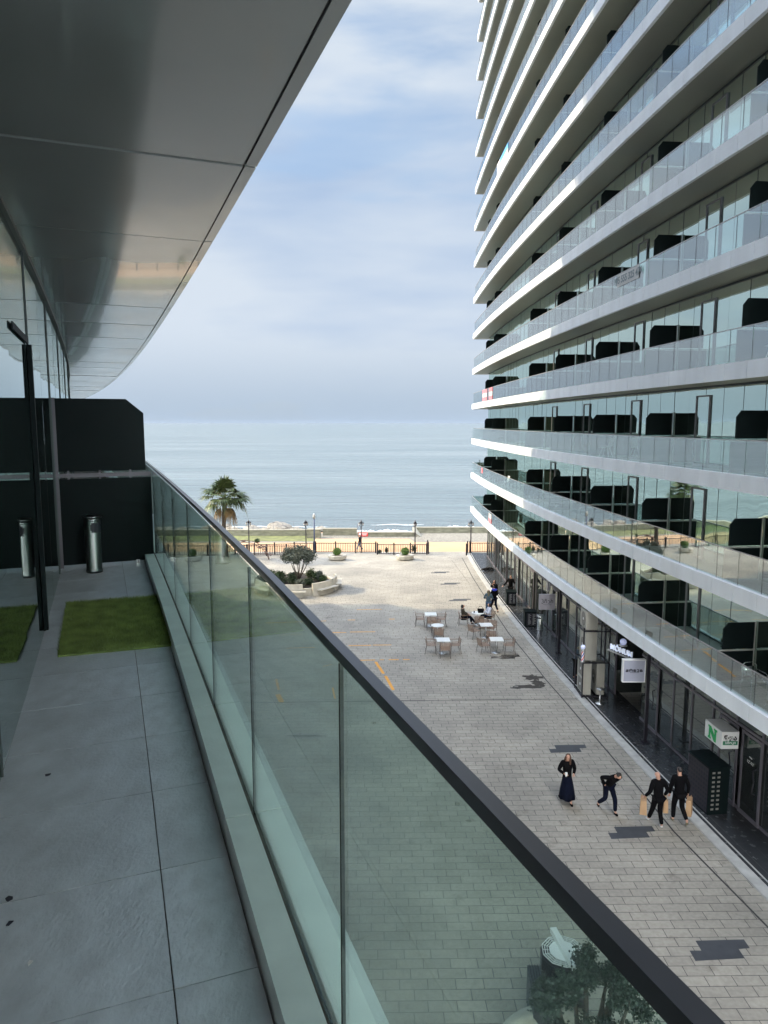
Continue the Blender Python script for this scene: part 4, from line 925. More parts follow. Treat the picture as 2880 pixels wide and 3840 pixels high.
# AC rack
RX, RY = 8.72, 29.6
rk_ = thing('equipment_rack', 'black steel rack holding stacked air-conditioning units', 'rack', (RX, RY, .07))
b = MB()
for x in (RX - .14, RX + .98):
    for y in (RY - .04, RY + 1.12): b.box((x, y, 1.62), (.05, .05, 3.1))
for z in (.12, 1.62, 3.02):
    for y in (RY - .04, RY + 1.12): b.box((RX + .42, y, z), (1.12, .04, .05))
    for x in (RX - .14, RX + .98): b.box((x, RY + .54, z), (.04, 1.16, .05))
b.build('frame', M['darkmetal'], rk_)
def ac(x, y, z, h, label, fans=2, w=.95, dpt=.34):
    t = thing('ac_unit', label, 'air conditioner', (x, y, z), 0, 'outdoor units in the black rack')
    b = MB(); b.box((dpt / 2, w / 2, h / 2), (dpt, w, h)); b.build('case', M['acbody'], t, world=False)
    for i in range(fans):
        zc_ = h * (i + .5) / fans; b = MB(); m = Matrix.Translation((-.004, w * .44, zc_)) @ Matrix.Rotation(R(90), 4, 'Y')
        if fans == 2: b.box((-.006, w * .44, zc_), (.012, w * .72, h / fans * .80))
        else: b.lathe([(.30, -.01), (.31, .01), (.27, .018), (.05, .012)], 24, T=Matrix.Translation((0, w * .44, zc_)) @ Matrix.Rotation(R(-90), 4, 'Y'))
        g1 = b.build('fan_grille', M['grille'], t, world=False)
        b = MB(); b.box((-.016, w * .44, zc_), (.012, .1, .1)); b.build('badge', M['white'], g1, world=False)
    return t
ac(RX - .08, RY + .05, .16, 1.40, 'tall twin-fan unit at the bottom of the black rack')
ac(RX - .04, RY + .05, 1.70, 1.25, 'middle unit above the twin-fan one, behind the striped pole', 1, .9, .5)
ac(RX - .04, RY + .05, 3.06, .80, 'topmost unit with a dark round fan under the slab', 1, .9, .5)
ac(RX + .5, RY + .05, .16, 1.40, 'tall unit at the back of the bottom shelf', 1)
# barber pole
bpz = 1.72; bx_, by_ = 8.50, 29.35
bpo = thing('barber_pole', 'lit red white and blue striped barber pole with a glowing globe on the rack corner', 'barber pole', (bx_, by_, bpz))
b = MB(); b.lathe([(.085, 0), (.085, .06), (.07, .08)], 18); b.build('lower_cap', M['steel'], bpo, True, world=False)
b = MB(); n = 36; hh = .42; r_ = .062
for i in range(n):
    for j in range(14):
        a0, a1 = 2 * PI * i / n, 2 * PI * (i + 1) / n; z0, z1 = .08 + hh * j / 14, .08 + hh * (j + 1) / 14
        s = ((i / n) * 2 - j / 14 * 1.3) % 1; mi = 1 if s < .25 else (2 if .5 < s < .75 else 0)
        b.quad((r_ * math.cos(a0), r_ * math.sin(a0), z0), (r_ * math.cos(a1), r_ * math.sin(a1), z0), (r_ * math.cos(a1), r_ * math.sin(a1), z1), (r_ * math.cos(a0), r_ * math.sin(a0), z1), mi)
b.build('striped_cylinder', [M['white'], M['red'], M['blue']], bpo, world=False)
b = MB(); b.lathe([(.07, .50), (.09, .52), (.09, .57), (.05, .60)], 18); b.build('upper_cap', M['steel'], bpo, True, world=False)
b = MB(); b.ball((0, 0, .68), .10, 14); b.build('globe', M['lamp'], bpo, True, world=False)

# banners on the opposite railings
def banner(y0, y1, k, za, zb_, name, label, bands, txt=None):
    z1 = zb(k) + .46; a, c = P(opp, 1, y0, .105, 0), P(opp, 1, y1, .105, 0); t = thing(name, label, 'banner', (a.x, a.y, z1))
    n = len(bands)
    for i, m_ in enumerate(bands):
        b = MB(); lo, hi = z1 + za + (zb_ - za) * i / n, z1 + za + (zb_ - za) * (i + 1) / n
        m2 = 4
        for j in range(m2):
            p, q_ = P(opp, 1, y0 + (y1 - y0) * j / m2, .105, 0), P(opp, 1, y0 + (y1 - y0) * (j + 1) / m2, .105, 0); w = Vector((-.004, 0, 0))
            b.hexa([p + w + Vector((0, 0, lo)), q_ + w + Vector((0, 0, lo)), q_ + Vector((0, 0, lo)), p + Vector((0, 0, lo))], [p + w + Vector((0, 0, hi)), q_ + w + Vector((0, 0, hi)), q_ + Vector((0, 0, hi)), p + Vector((0, 0, hi))])
        b.build('panel', M[m_], t)
    if txt:
        mid = (a + c) / 2; xd = a - c
        o = text_mesh('lettering', txt, .36, M['numbers'], t, basis((mid.x - .014, mid.y, z1 + (za + zb_) / 2), -xd if xd.y > 0 else xd), .002, .008); o.data.transform(Matrix.Translation(-t.location))
banner(54.9, 57.3, 4, .05, .92, 'red_banner', 'red and white banner on the railing at the far end of the tower', ['bannerred', 'bannerwhite', 'bannerred'])
banner(52.3, 53.9, 4, .05, .92, 'red_banner', 'narrower red and white banner right beside the wider one', ['bannerred', 'bannerwhite', 'bannerred'])
banner(26.2, 28.1, 5, .45, .90, 'number_banner', 'long pale banner with a phone number on a railing in the shade', ['bannerwhite'], '995 555 325 474')
banner(48.0, 50.9, 9, .25, .92, 'blue_banner', 'blue and white banner on a high sunlit railing', ['bannerwhite', 'bannerblue'])
banner(50.9, 52.0, 9, .02, .92, 'white_banner', 'white strip of banner just left of the blue one', ['bannerwhite'])
banner(56.6, 57.4, 2, .45, .85, 'small_notice', 'small pink notice on the second railing by the potted trees', ['bannerred'])
banner(51.7, 52.9, 1, .1, .8, 'small_notice', 'white and pink notice on the lowest railing', ['bannerred', 'bannerwhite'])

# balcony furniture
def shell_chair(x, y, z, rz, label):
    t = thing('shell_chair', label, 'chair', (x, y, z), rz)
    b = MB()
    prof = [(.20, .43), (.10, .41), (-.10, .42), (-.20, .50), (-.27, .82)]
    for (y0, z0), (y1, z1) in zip(prof, prof[1:]): b.hexa([(-.22, y0, z0 - .01), (.22, y0, z0 - .01), (.22, y1, z1 - .01), (-.22, y1, z1 - .01)], [(-.22, y0, z0 + .01), (.22, y0, z0 + .01), (.22, y1, z1 + .01), (-.22, y1, z1 + .01)])
    b.build('shell', M['white'], t, world=False)
    for sx in (-1, 1):
        for sy in (-1, 1): b = MB(); b.tube([(sx * .12, sy * .1 - .02, .42), (sx * .22, sy * .22 - .02, 0)], .013, 6); b.build('leg', M['white'], t, world=False)
zd = lambda k: zb(k) + .42
shell_chair(P(opp, 1, 30.0, .6).x, 29.9, zd(3), R(50), 'white shell chair behind the railing at eye level')
shell_chair(P(opp, 1, 47.6, .6).x, 47.6, zd(1), R(60), 'white shell chair on the lowest balcony near the far end')
shell_chair(P(opp, 1, 49.0, .6).x, 49.2, zd(2), R(100), 'white chair on the second balcony near the far end')
shell_chair(P(opp, 1, 31.5, .6).x, 31.5, zd(6), R(120), 'white chair on the sixth balcony, high in the shaded part of the tower')
shell_chair(P(opp, 1, 19.2, .7).x, 19.2, zd(4), R(70), 'white chair behind the railing just above eye level at the right edge')
fx_, fy_ = P(opp, 1, 18.2, .62).x, 18.2
tt = thing('bistro_table', 'round metal balcony table at the right edge of the picture', 'table', (fx_ + .05, fy_, zd(1)))
b = MB(); b.lathe([(.30, .70), (.31, .715), (.30, .73), (.28, .72)], 28); b.build('top', M['frame'], tt, True, world=False)
b = MB(); b.tube([(.31 * math.cos(R(a)), .31 * math.sin(R(a)), .72) for a in range(0, 375, 15)], .014, 6); b.build('rim', M['steel'], tt, True, world=False)
for a in (0, 90, 180, 270): b = MB(); b.tube([(.10 * math.cos(R(a)), .10 * math.sin(R(a)), .70), (.05 * math.cos(R(a)), .05 * math.sin(R(a)), .35), (.26 * math.cos(R(a)), .26 * math.sin(R(a)), 0)], .012, 6); b.build('leg', M['steel'], tt, True, world=False)
def tube_chair(x, y, rz, label):
    t = thing('metal_armchair', label, 'chair', (x, y, zd(1)), rz, 'metal armchairs on the lowest balcony')
    b = MB(); b.box((0, 0, .43), (.42, .40, .03)); b.build('seat', M['grille'], t, world=False)
    b = MB(); b.tube([(-.23, -.2, .4), (-.23, -.24, .78), (-.12, -.26, .86), (.12, -.26, .86), (.23, -.24, .78), (.23, -.2, .4)], .013, 6); b.box((0, -.235, .62), (.40, .015, .26)); b.build('backrest', M['steel'], t, True, world=False)
    for sx in (-1, 1):
        b = MB(); b.tube([(sx * .25, .22, 0), (sx * .25, .2, .62), (sx * .25, .1, .65), (sx * .25, -.22, .65)], .013, 6); b.build('armrest', M['steel'], t, True, world=False)
        b = MB(); b.tube([(sx * .25, -.24, 0), (sx * .23, -.2, .42)], .013, 6); b.build('leg', M['steel'], t, True, world=False)
tube_chair(fx_ - .05, fy_ + .85, R(190), 'metal armchair left of the round balcony table'); tube_chair(fx_ + .15, fy_ - .85, R(10), 'metal armchair cut by the right picture edge'); tube_chair(fx_ + .45, fy_ + .35, R(110), 'metal armchair behind the round balcony table')
def potted(x, y, z, h, r, label, m_='darkbush'):
    t = thing('potted_plant', label, 'plant', (x, y, z))
    b = MB(); b.lathe([(r * .35, 0), (r * .5, h * .25), (r * .45, h * .25)], 12); b.build('pot', M['concrete'], t, world=False)
    b = MB(); leaves(b, (0, 0, h * .62), (r, r, h * .38), 350, .08, shell=.2, up=.8); b.tube([(0, 0, h * .2), (0, 0, h * .6)], .02, 5); b.build('foliage', M[m_], t, world=False)
potted(P(opp, 1, 62.0, .5).x, 62., zd(2), 1.25, .22, 'left potted conifer at the far corner of the second balcony'); potted(P(opp, 1, 59.6, .5).x, 59.8, zd(2), 1.2, .22, 'right potted conifer near the corner of the second balcony')
potted(P(opp, 1, 56.3, .5).x, 56.3, zd(2), .7, .3, 'low leafy potted plant before the far divider on the second balcony', 'bush')
potted(P(opp, 1, 20.9, .95).x, 20.8, zd(1), 1.5, .25, 'tall thin-leaved potted plant in front of the near dark divider on the lowest balcony', 'bush')
potted(P(opp, 1, 46.5, .7).x, 46.3, zd(1), .7, .35, 'bushy potted plant behind the white shell chair on the lowest balcony', 'bush')

# ------------------------------------------------------------------ near planter with tree, drum and box
np_ = thing('round_planter', 'curved pale concrete planter rim at the bottom edge, seen through the glass', 'planter', (3.3, 11.4, 0))
b = MB(); b.lathe([(1.30, 0), (1.36, .44), (1.34, .5), (1.12, .5), (1.08, .42), (1.05, .3)], 40, T=Matrix.Translation((3.3, 11.4, 0))); b.build('wall', M['concrete'], np_, True)
b = MB(); b.lathe([(1.07, .33), (.01, .40)], 24, T=Matrix.Translation((3.3, 11.4, 0))); b.build('soil', M['soil'], np_)
nt_ = thing('bushy_tree', 'dark bushy tree right below the balcony, growing from the curved planter', 'tree', (3.6, 11.3, .38))
b = MB(); random.seed(5)
tips = [(2.92, 11.72, 1.7), (2.85, 11.35, 1.8), (3.05, 11.5, 1.9), (3.26, 11.55, 1.8), (3.40, 11.5, 1.9), (3.64, 11.8, 1.9), (3.80, 12.15, 1.9), (3.95, 12.03, 1.9), (4.1, 11.86, 1.9), (4.31, 12.0, 1.9), (4.17, 11.58, 1.9), (4.3, 11.23, 1.9), (3.1, 11.3, 1.4), (3.5, 11.2, 1.4), (3.9, 11.2, 1.45), (4.5, 11.25, 1.5), (3.3, 10.9, 1.5), (4.0, 10.8, 1.6)]
for t_ in tips[::2] + tips[9:12]:
    dx, dy = t_[0] - 3.6, t_[1] - 11.35
    b.tube([(3.6, 11.35, .35), (3.6 + dx * .3, 11.35 + dy * .3, .7), (3.6 + dx * .75, 11.35 + dy * .75, 1.25), t_], [.09, .07, .045, .015], 7)
b.build('trunk', M['bark'], nt_, True)
b = MB()
for t_ in tips:
    for j in range(3): leaves(b, (t_[0] + random.gauss(0, .09), t_[1] + random.gauss(0, .09), t_[2] + random.gauss(0, .12) - .05), (.21, .21, .2), 300, .055, shell=.1, up=.6)
b.build('crown', M['shade_tree'], nt_)
kd = thing('drum_cabinet', 'ten-sided dark drum with white slatted lid and bar, seen through the glass', 'cabinet', (3.66, 13.25, 0))
kx, ky, kz = 3.66, 13.25, 1.2; n = 10
def dec(r, ph=.2): return [(kx + r * math.cos(2 * PI * i / n + ph), ky + r * math.sin(2 * PI * i / n + ph)) for i in range(n)]
b = MB(); b.prism(dec(.47), 0, kz - .06); b.build('body', M['darkmetal'], kd)
b = MB()
for r0, r1 in ((.445, .43), (.395, .38), (.345, .33), (.295, .0)):
    o_, i_ = dec(r0), dec(max(r1, .001))
    for j in range(n):
        k2 = (j + 1) % n; b.hexa([(*o_[j], kz), (*o_[k2], kz), (*i_[k2], kz), (*i_[j], kz)], [(*o_[j], kz + .02), (*o_[k2], kz + .02), (*i_[k2], kz + .02), (*i_[j], kz + .02)])
o_, i_ = dec(.445), dec(.29)
for j in range(n):
    for t_ in (0, .5):
        k2 = (j + 1) % n; a = Vector((*o_[j], 0)).lerp(Vector((*o_[k2], 0)), t_); c = Vector((*i_[j], 0)).lerp(Vector((*i_[k2], 0)), t_); b.tube([(a.x, a.y, kz + .012), (c.x, c.y, kz + .012)], .008, 4)
b.build('lid', M['white'], kd)
b = MB(); a_ = math.atan2(11.31 - 12.27, 3.29 - 3.13); b.box((kx, ky, kz + .075), (1.08, .13, .11), a_ ); b.build('bar', M['white'], kd)
bx = thing('metal_cabinet', 'dark ribbed metal cabinet beside the ten-sided drum, half hidden by the tree', 'cabinet', (3.05, 12.85, 0))
b = MB(); b.box((3.10, 12.88, .4), (.36, .95, .8), R(-4)); b.build('body', M['inlay'], bx)
b = MB()
for i in range(6): b.box((2.96 + i * .055, 12.88, .815), (.02, .93, .03), R(-4))
b.build('rib', M['darkmetal'], bx)

# ------------------------------------------------------------------ people
def skin_mesh(name, verts, edges, radii, mt, parent, level=2):
    me = bpy.data.meshes.new('t'); me.from_pydata(verts, edges, []); o = bpy.data.objects.new('t', me); col.objects.link(o)
    o.modifiers.new('s', 'SKIN'); sv = me.skin_vertices[0].data
    for i, r in enumerate(radii): sv[i].radius = (r, r) if not isinstance(r, tuple) else r
    sv[0].use_root = True
    sb_ = o.modifiers.new('u', 'SUBSURF'); sb_.levels = level; sb_.render_levels = level
    dg = bpy.context.evaluated_depsgraph_get(); m2 = bpy.data.meshes.new_from_object(o.evaluated_get(dg)); bpy.data.objects.remove(o)
    m2.materials.clear(); m2.materials.append(mt); m2.name = name
    for p in m2.polygons: p.use_smooth = True
    r_ = bpy.data.objects.new(name, m2); col.objects.link(r_); r_.parent = parent
    return r_
def person(label, loc, rz, lean=0., legs=None, arms=None, top='blackcloth', bottom='navy', shoes='blackcloth', hair='blackhair', long_hair=False, bald=False, skirt=None, coat=0., headpitch=0., headyaw=0., seat=False, scale=1., hood=None):
    t = thing('person', label, 'person', loc, rz); V = Vector
    s = scale
    L = legs or {'l': ((-.10, .16, .50), (-.11, .10, .08)), 'r': ((.10, -.02, .49), (.11, -.28, .12))}
    hz_ = .47 if seat else .93
    rot = Matrix.Rotation(-lean, 4, 'X'); up = lambda p: rot @ V(p) + V((0, 0, hz_))   # lean forward: +Y
    pel = V((0, 0, hz_)); waist = up((0, 0, .18)); chest = up((0, .0, .38)); neck = up((0, .0, .545))
    hr_ = Matrix.Rotation(-(lean + headpitch), 4, 'X'); hp = lambda p: neck + hr_ @ (Matrix.Rotation(headyaw, 4, 'Z') @ V(p))
    hb, hc, ht = hp((0, .015, .07)), hp((0, .025, .16)), hp((0, .01, .235))
    verts = [pel, waist, chest, neck, hb, hc, ht, hp((0, .115, .135))]; rad = [(.13, .10), (.115, .085), (.14, .10), .05, .058, .083, .062, .012]
    edges = [(0, 1), (1, 2), (2, 3), (3, 4), (4, 5), (5, 6), (5, 7)]
    def addv(p, r, e): verts.append(p); rad.append(r); edges.append((e, len(verts) - 1)); return len(verts) - 1
    A = arms or {}
    arm = {}
    for sd_, sx in (('l', -1), ('r', 1)):
        sh_ = up((sx * .17, 0, .49)); el, wr_ = A.get(sd_, ((sx * .25, -.02, .20), (sx * .23, .10, -.04)))
        el, wr_ = up(el), up(wr_); arm[sd_] = (sh_, el, wr_)
        i = addv(sh_, .052, 2); i = addv(el, .038, i); i = addv(wr_, .026, i)
        d = (wr_ - el).normalized(); side = d.cross(V((0, 0, 1)) if abs(d.z) < .9 else V((0, 1, 0))).normalized(); nrm = side.cross(d)
        palm = addv(wr_ + d * .07, (.036, .018), i)
        for f_, (ln, w) in enumerate(((.06, -.03), (.075, -.010), (.07, .010), (.055, .028))):
            k = addv(wr_ + d * (.07 + ln * .55) + side * w + nrm * .006, .009, palm); addv(wr_ + d * (.07 + ln) + side * w + nrm * .022, .008, k)
        k = addv(wr_ + d * .05 - side * .045, .010, palm); addv(wr_ + d * .09 - side * .06 + nrm * .015, .009, k)
    leg = {}
    for sd_, sx in (('l', -1), ('r', 1)):
        hpj = pel + V((sx * .09, 0, -.04)); kn, an = V(L[sd_][0]), V(L[sd_][1]); ft = an + V((0, .10, -.045)) if len(L[sd_]) < 3 else V(L[sd_][2]); leg[sd_] = (hpj, kn, an, ft)
        i = addv(hpj, .075, 0); i = addv(kn, .052, i); i = addv(an, .034, i); addv(ft, .028, i)
    sc3 = [v * s for v in verts]; rr = [tuple(x * s for x in r) if isinstance(r, tuple) else r * s for r in rad]
    skin_mesh('body', sc3, edges, rr, M['skin'], t)
    # jacket / top
    v = [waist, chest, neck - (neck - chest) * .12, pel + V((0, 0, -.03))]; e = [(0, 1), (1, 2), (0, 3)]; r = [(.155, .12), (.18, .13), .07, (.165, .135)]
    if coat: v.append(pel + V((0, 0, -coat * .5))); e.append((3, 4)); r.append((.175, .15)); v.append(pel + V((0, 0, -coat))); e.append((4, 5)); r.append((.18, .16))
    for sd_ in 'lr':
        a, b_, c = arm[sd_]; i = len(v); v += [a, b_, c - (c - b_).normalized() * .01]; r += [.084, .062, .046]; e += [(1, i), (i, i + 1), (i + 1, i + 2)]
    skin_mesh('jacket', [x * s for x in v], e, [tuple(y * s for y in x) if isinstance(x, tuple) else x * s for x in r], M[top], t)
    if skirt:
        b = MB(); n = 20; cen = (leg['l'][1] + leg['r'][1]) / 2
        b.lathe([(.15, .95), (.19, .78), (.24, .5), (.27, skirt), (.26, skirt), (.1, skirt + .05)], 24, sx=.9, sy=1.0, T=Matrix.Translation((0, .02, 0)) @ Matrix.Diagonal((s, s, s, 1)))
        for j, p in enumerate(b.v):
            f_ = max(0, (.95 * s - p.z)) / .6; a = math.atan2(p.y, p.x); p.x += .02 * math.sin(a * 7) * f_; p.y += .02 * math.sin(a * 6) * f_
        b.build('skirt', M[bottom], t, True, world=False)
    else:
        v = [pel + V((0, 0, .02))]; e = []; r = [(.155, .125)]
        for sd_ in 'lr':
            a, b_, c, d_ = leg[sd_]; i = len(v); v += [a, b_, c + (b_ - c).normalized() * .02]; r += [.102, .076, .060]; e += [(0, i), (i, i + 1), (i + 1, i + 2)]
        skin_mesh('trousers', [x * s for x in v], e, [tuple(y * s for y in x) if isinstance(x, tuple) else x * s for x in r], M[bottom], t)
    for sd_ in 'lr':
        a, b_, c, d_ = leg[sd_]; skin_mesh('shoe', [(c + V((0, -.03, -.035))) * s, ((c + d_) / 2 + V((0, 0, -.012))) * s, (d_ + (d_ - c).normalized() * .03) * s], [(0, 1), (1, 2)], [.042 * s, .042 * s, .034 * s], M[shoes], t)
    if hood:
        skin_mesh('hood', [hp((0, -.05, .0)) * s, hp((0, -.035, .14)) * s, hp((0, -.01, .22)) * s], [(0, 1), (1, 2)], [.085 * s, .105 * s, .08 * s], M[hood], t)
    elif not bald:
        v = [hp((0, -.035, .10)), hp((0, -.022, .185)), hp((0, .02, .235))]; r = [.072, .088, .062]; e = [(0, 1), (1, 2)]
        if long_hair: v += [hp((0, -.075, -.02)), hp((0, -.10, -.16)), hp((-.085, .03, .10)), hp((-.10, .07, -.10)), hp((.085, .03, .10)), hp((.10, .07, -.10))]; r += [.075, .045, .03, .028, .03, .028]; e += [(0, 3), (3, 4), (1, 5), (5, 6), (1, 7), (7, 8)]
        skin_mesh('hair', [x * s for x in v], e, [x * s for x in r], M[hair], t)
    else:
        skin_mesh('beard', [hp((0, .06, .085)) * s, hp((0, .045, .06)) * s], [(0, 1)], [.05 * s, .04 * s], M['brown'], t)
    b = MB()
    for sx in (-1, 1): b.ball(hp((sx * .032, .098, .165)) * s, .009 * s, 6)
    b.build('eyes', M['ink'], t, world=False)
    return t, arm
walkL = {'l': ((-.09, .20, .52), (-.09, .25, .09)), 'r': ((.10, -.02, .50), (.10, -.30, .20), (.10, -.30, .09))}
walkR = {'r': ((.09, .20, .52), (.09, .25, .09)), 'l': ((-.10, -.02, .50), (-.10, -.30, .20), (-.10, -.30, .09))}
# woman with the cup, walking towards the camera
p, arm = person('woman in a black jacket and long dark skirt walking with a white cup', (5.74, 21.05, 0), R(188), legs={'l': ((-.10, .17, .50), (-.10, .14, .09)), 'r': ((.10, -.05, .49), (.12, -.28, .18), (.12, -.27, .08))}, arms={'l': ((-.27, -.05, .22), (-.13, .20, .16)), 'r': ((.27, -.06, .22), (.16, .17, .18))},
    top='blackcloth', bottom='navy', shoes='blackcloth', hair='brown', long_hair=True, skirt=.22, headyaw=R(-30), headpitch=.25, coat=.12, scale=.97)
cw = p.matrix_basis @ Vector((.16, .30, 1.12)); ct = thing('paper_cup', 'white takeaway cup held by the woman with long brown hair', 'cup', cw)
b = MB(); b.lathe([(.03, -.05), (.038, .05)], 14); b.build('cup', M['white'], ct, True, world=False); b = MB(); b.lathe([(.041, .05), (.038, .065), (.01, .067)], 14); b.build('lid', M['white'], ct, True, world=False)
# man bent forward
person('man in black bending forward while striding, hands in his pockets', (6.88, 20.55, 0), R(200), lean=R(38), legs={'l': ((-.10, .22, .50), (-.12, .22, .09)), 'r': ((.10, .0, .48), (.12, -.32, .17), (.12, -.28, .07))}, arms={'l': ((-.32, -.16, .26), (-.17, .02, .06)), 'r': ((.32, -.16, .26), (.17, .02, .06))}, headpitch=.35, scale=.98, coat=.08)
# bald man with two bags
p, armb = person('bald bearded man in black with white shoes carrying two paper bags', (8.10, 19.75, 0), R(6), lean=R(4), legs={'r': ((.09, .05, .50), (.10, -.10, .09)), 'l': ((-.10, .12, .52), (-.12, .30, .12))}, arms={'l': ((-.30, -.08, .22), (-.36, .10, .02)), 'r': ((.28, -.03, .22), (.26, .12, .0))}, bald=True, bottom='blackcloth', shoes='shoe', headyaw=R(60), scale=.99)
def bag(pos, rz, label, sz=(.30, .14, .38)):
    t = thing('paper_bag', label, 'bag', (pos[0], pos[1], pos[2] - sz[2] - .12), rz, 'brown paper shopping bags')
    b = MB(); w, d, h = sz[0] / 2, sz[1] / 2, sz[2]
    b.hexa([(-w, -d, 0), (w, -d, 0), (w, d, 0), (-w, d, 0)], [(-w * .97, -d * .8, h), (w * .97, -d * .8, h), (w * .97, d * .8, h), (-w * .97, d * .8, h)]); b.build('bag', M['paper'], t, world=False)
    for sy in (-1, 1):
        b = MB(); b.tube([(-w * .4, sy * d * .8, h - .02), (-w * .3, sy * d * .4, h + .10), (w * .3, sy * d * .4, h + .10), (w * .4, sy * d * .8, h - .02)], .006, 5); b.build('handle', M['paper'], t, world=False)
hl = p.matrix_basis @ (armb['l'][2] * .99); hr2 = p.matrix_basis @ (armb['r'][2] * .99)
bag((hl.x - .04, hl.y, hl.z + .05), R(70), 'large brown paper bag in the left hand of the bald man', (.34, .2, .44)); bag((hr2.x + .02, hr2.y + .04, hr2.z + .02), R(85), 'paper bag mostly hidden behind the legs of the bald man', (.34, .14, .4))
p, armc = person('dark-haired man in a black jacket walking beside the bald man with one bag', (8.80, 19.95, 0), R(4), lean=R(3), legs={'l': ((-.09, .12, .51), (-.10, .10, .09)), 'r': ((.10, .0, .50), (.12, -.30, .22), (.12, -.28, .12))}, arms={'l': ((-.27, -.02, .22), (-.25, .08, -.04)), 'r': ((.27, -.02, .22), (.27, .03, -.04))}, top='blackcloth', bottom='blackcloth', shoes='greyhair', coat=.06, scale=1.02)
hr3 = p.matrix_basis @ (armc['r'][2] * 1.02); bag((hr3.x + .05, hr3.y - .03, hr3.z - .02), R(60), 'upright paper bag carried by the dark-haired man', (.30, .17, .50))
# standing group by the menu counter
person('woman in a teal-grey long coat and jeans seen from behind', (6.45, 42.8, 0), R(-10), legs=walkR, top='teal', bottom='denim', shoes='shoe', hair='greyhair', long_hair=True, coat=.30, scale=.98, arms={'l': ((-.28, .02, .24), (-.16, .2, .22)), 'r': ((.25, .0, .24), (.2, .18, .2))})
p, _ = person('person in a black jacket with a blue hood around the neck', (6.95, 43.7, 0), R(20), legs=walkL, top='blackcloth', bottom='navy', shoes='blackcloth', hair='blackhair', scale=1., arms={'l': ((-.24, .02, .22), (-.22, .1, -.02)), 'r': ((.24, .02, .22), (.16, .2, .1))}, headpitch=.5)
b = MB(); b.lathe([(.12, 1.40), (.19, 1.45), (.17, 1.52), (.09, 1.54)], 16, sy=.8); b.build('blue_collar', M['bluecloth'], p, True, world=False)
person('dark-haired woman in black eating beyond the person with the blue collar', (7.25, 45.6, 0), R(140), legs={'l': ((-.09, .03, .5), (-.09, 0, .09)), 'r': ((.09, .03, .5), (.1, -.04, .09))}, top='blackcloth', bottom='blackcloth', hair='blackhair', long_hair=True, scale=.97, arms={'l': ((-.24, .02, .22), (-.1, .2, .4)), 'r': ((.26, .04, .26), (.06, .16, .50))})
person('man in black behind the menu counter holding a phone to his ear', (8.45, 46.4, .07), R(150), legs={'l': ((-.1, .03, .5), (-.1, 0, .09)), 'r': ((.1, .03, .5), (.1, 0, .09))}, top='blackcloth', bottom='blackcloth', hair='greyhair', scale=1.02, arms={'l': ((-.30, .04, .26), (-.12, .10, .62)), 'r': ((.30, .06, .24), (.42, .26, .08))})
# seated women
sit = {'l': ((-.11, .42, .50), (-.12, .48, .10)), 'r': ((.11, .40, .52), (.04, .66, .16))}
person('seated woman in a dark hooded jacket with crossed legs at the round table', (4.72, 40.95, 0), R(-88), lean=R(-8), seat=True, legs=sit, top='olivecloth', bottom='navy', hood='blackhair', arms={'l': ((-.26, .08, .24), (-.16, .30, .12)), 'r': ((.26, .08, .24), (.16, .30, .12))}, headpitch=.3)
person('seated woman in a white blouse with a dark ponytail raising her hand', (6.25, 41.2, 0), R(98), lean=R(-4), seat=True, legs=sit, top='whitecloth', bottom='navy', hair='blackhair', long_hair=True, arms={'l': ((-.25, .14, .22), (-.1, .34, .34)), 'r': ((.25, .12, .22), (.12, .34, .2))}, headpitch=.2)
hb_ = thing('handbag', 'black handbag standing on the round table between the seated women', 'bag', (5.72, 40.95, .745))
b = MB(); b.hexa([(-.15, -.07, 0), (.15, -.07, 0), (.15, .07, 0), (-.15, .07, 0)], [(-.2, -.05, .24), (.2, -.05, .24), (.2, .05, .24), (-.2, .05, .24)]); b.build('bag', M['blackcloth'], hb_, world=False)
b = MB(); b.tube([(-.14, 0, .23), (-.09, 0, .38), (.05, 0, .40), (.13, 0, .23)], .012, 5); b.build('handle', M['blackcloth'], hb_, world=False)
cp = thing('coffee_cup', 'dark coffee cup near the edge of the round table of the seated women', 'cup', (5.33, 40.9, .745)); b = MB(); b.lathe([(.03, 0), (.04, .11), (.035, .12)], 12); b.build('cup', M['ink'], cp, True, world=False); b = MB(); b.lathe([(.06, 0), (.065, .006), (.03, .008)], 14); b.build('saucer', M['white'], cp, world=False)
# leaning person by the rack
person('person in a dark hip-length jacket leaning on the rack beside the barber pole', (8.95, 31.9, .07), R(215), lean=R(18), legs={'l': ((-.12, .0, .5), (-.16, -.12, .09)), 'r': ((.12, .02, .5), (.14, .0, .09))}, top='teal', bottom='blackcloth', hair='greyhair', long_hair=True, arms={'l': ((-.2, .22, .30), (-.08, .42, .26)), 'r': ((.2, .22, .30), (.1, .42, .26))}, headpitch=.3)
person('lone walker in a dark coat and jeans on the sandy promenade', (-2.45, 70.7, -.9), R(80), legs={'l': ((-.09, .16, .5), (-.09, .30, .09)), 'r': ((.09, .0, .5), (.1, -.30, .14))}, top='navy', bottom='denim', shoes='shoe', hair='greyhair', coat=.1, scale=.93)
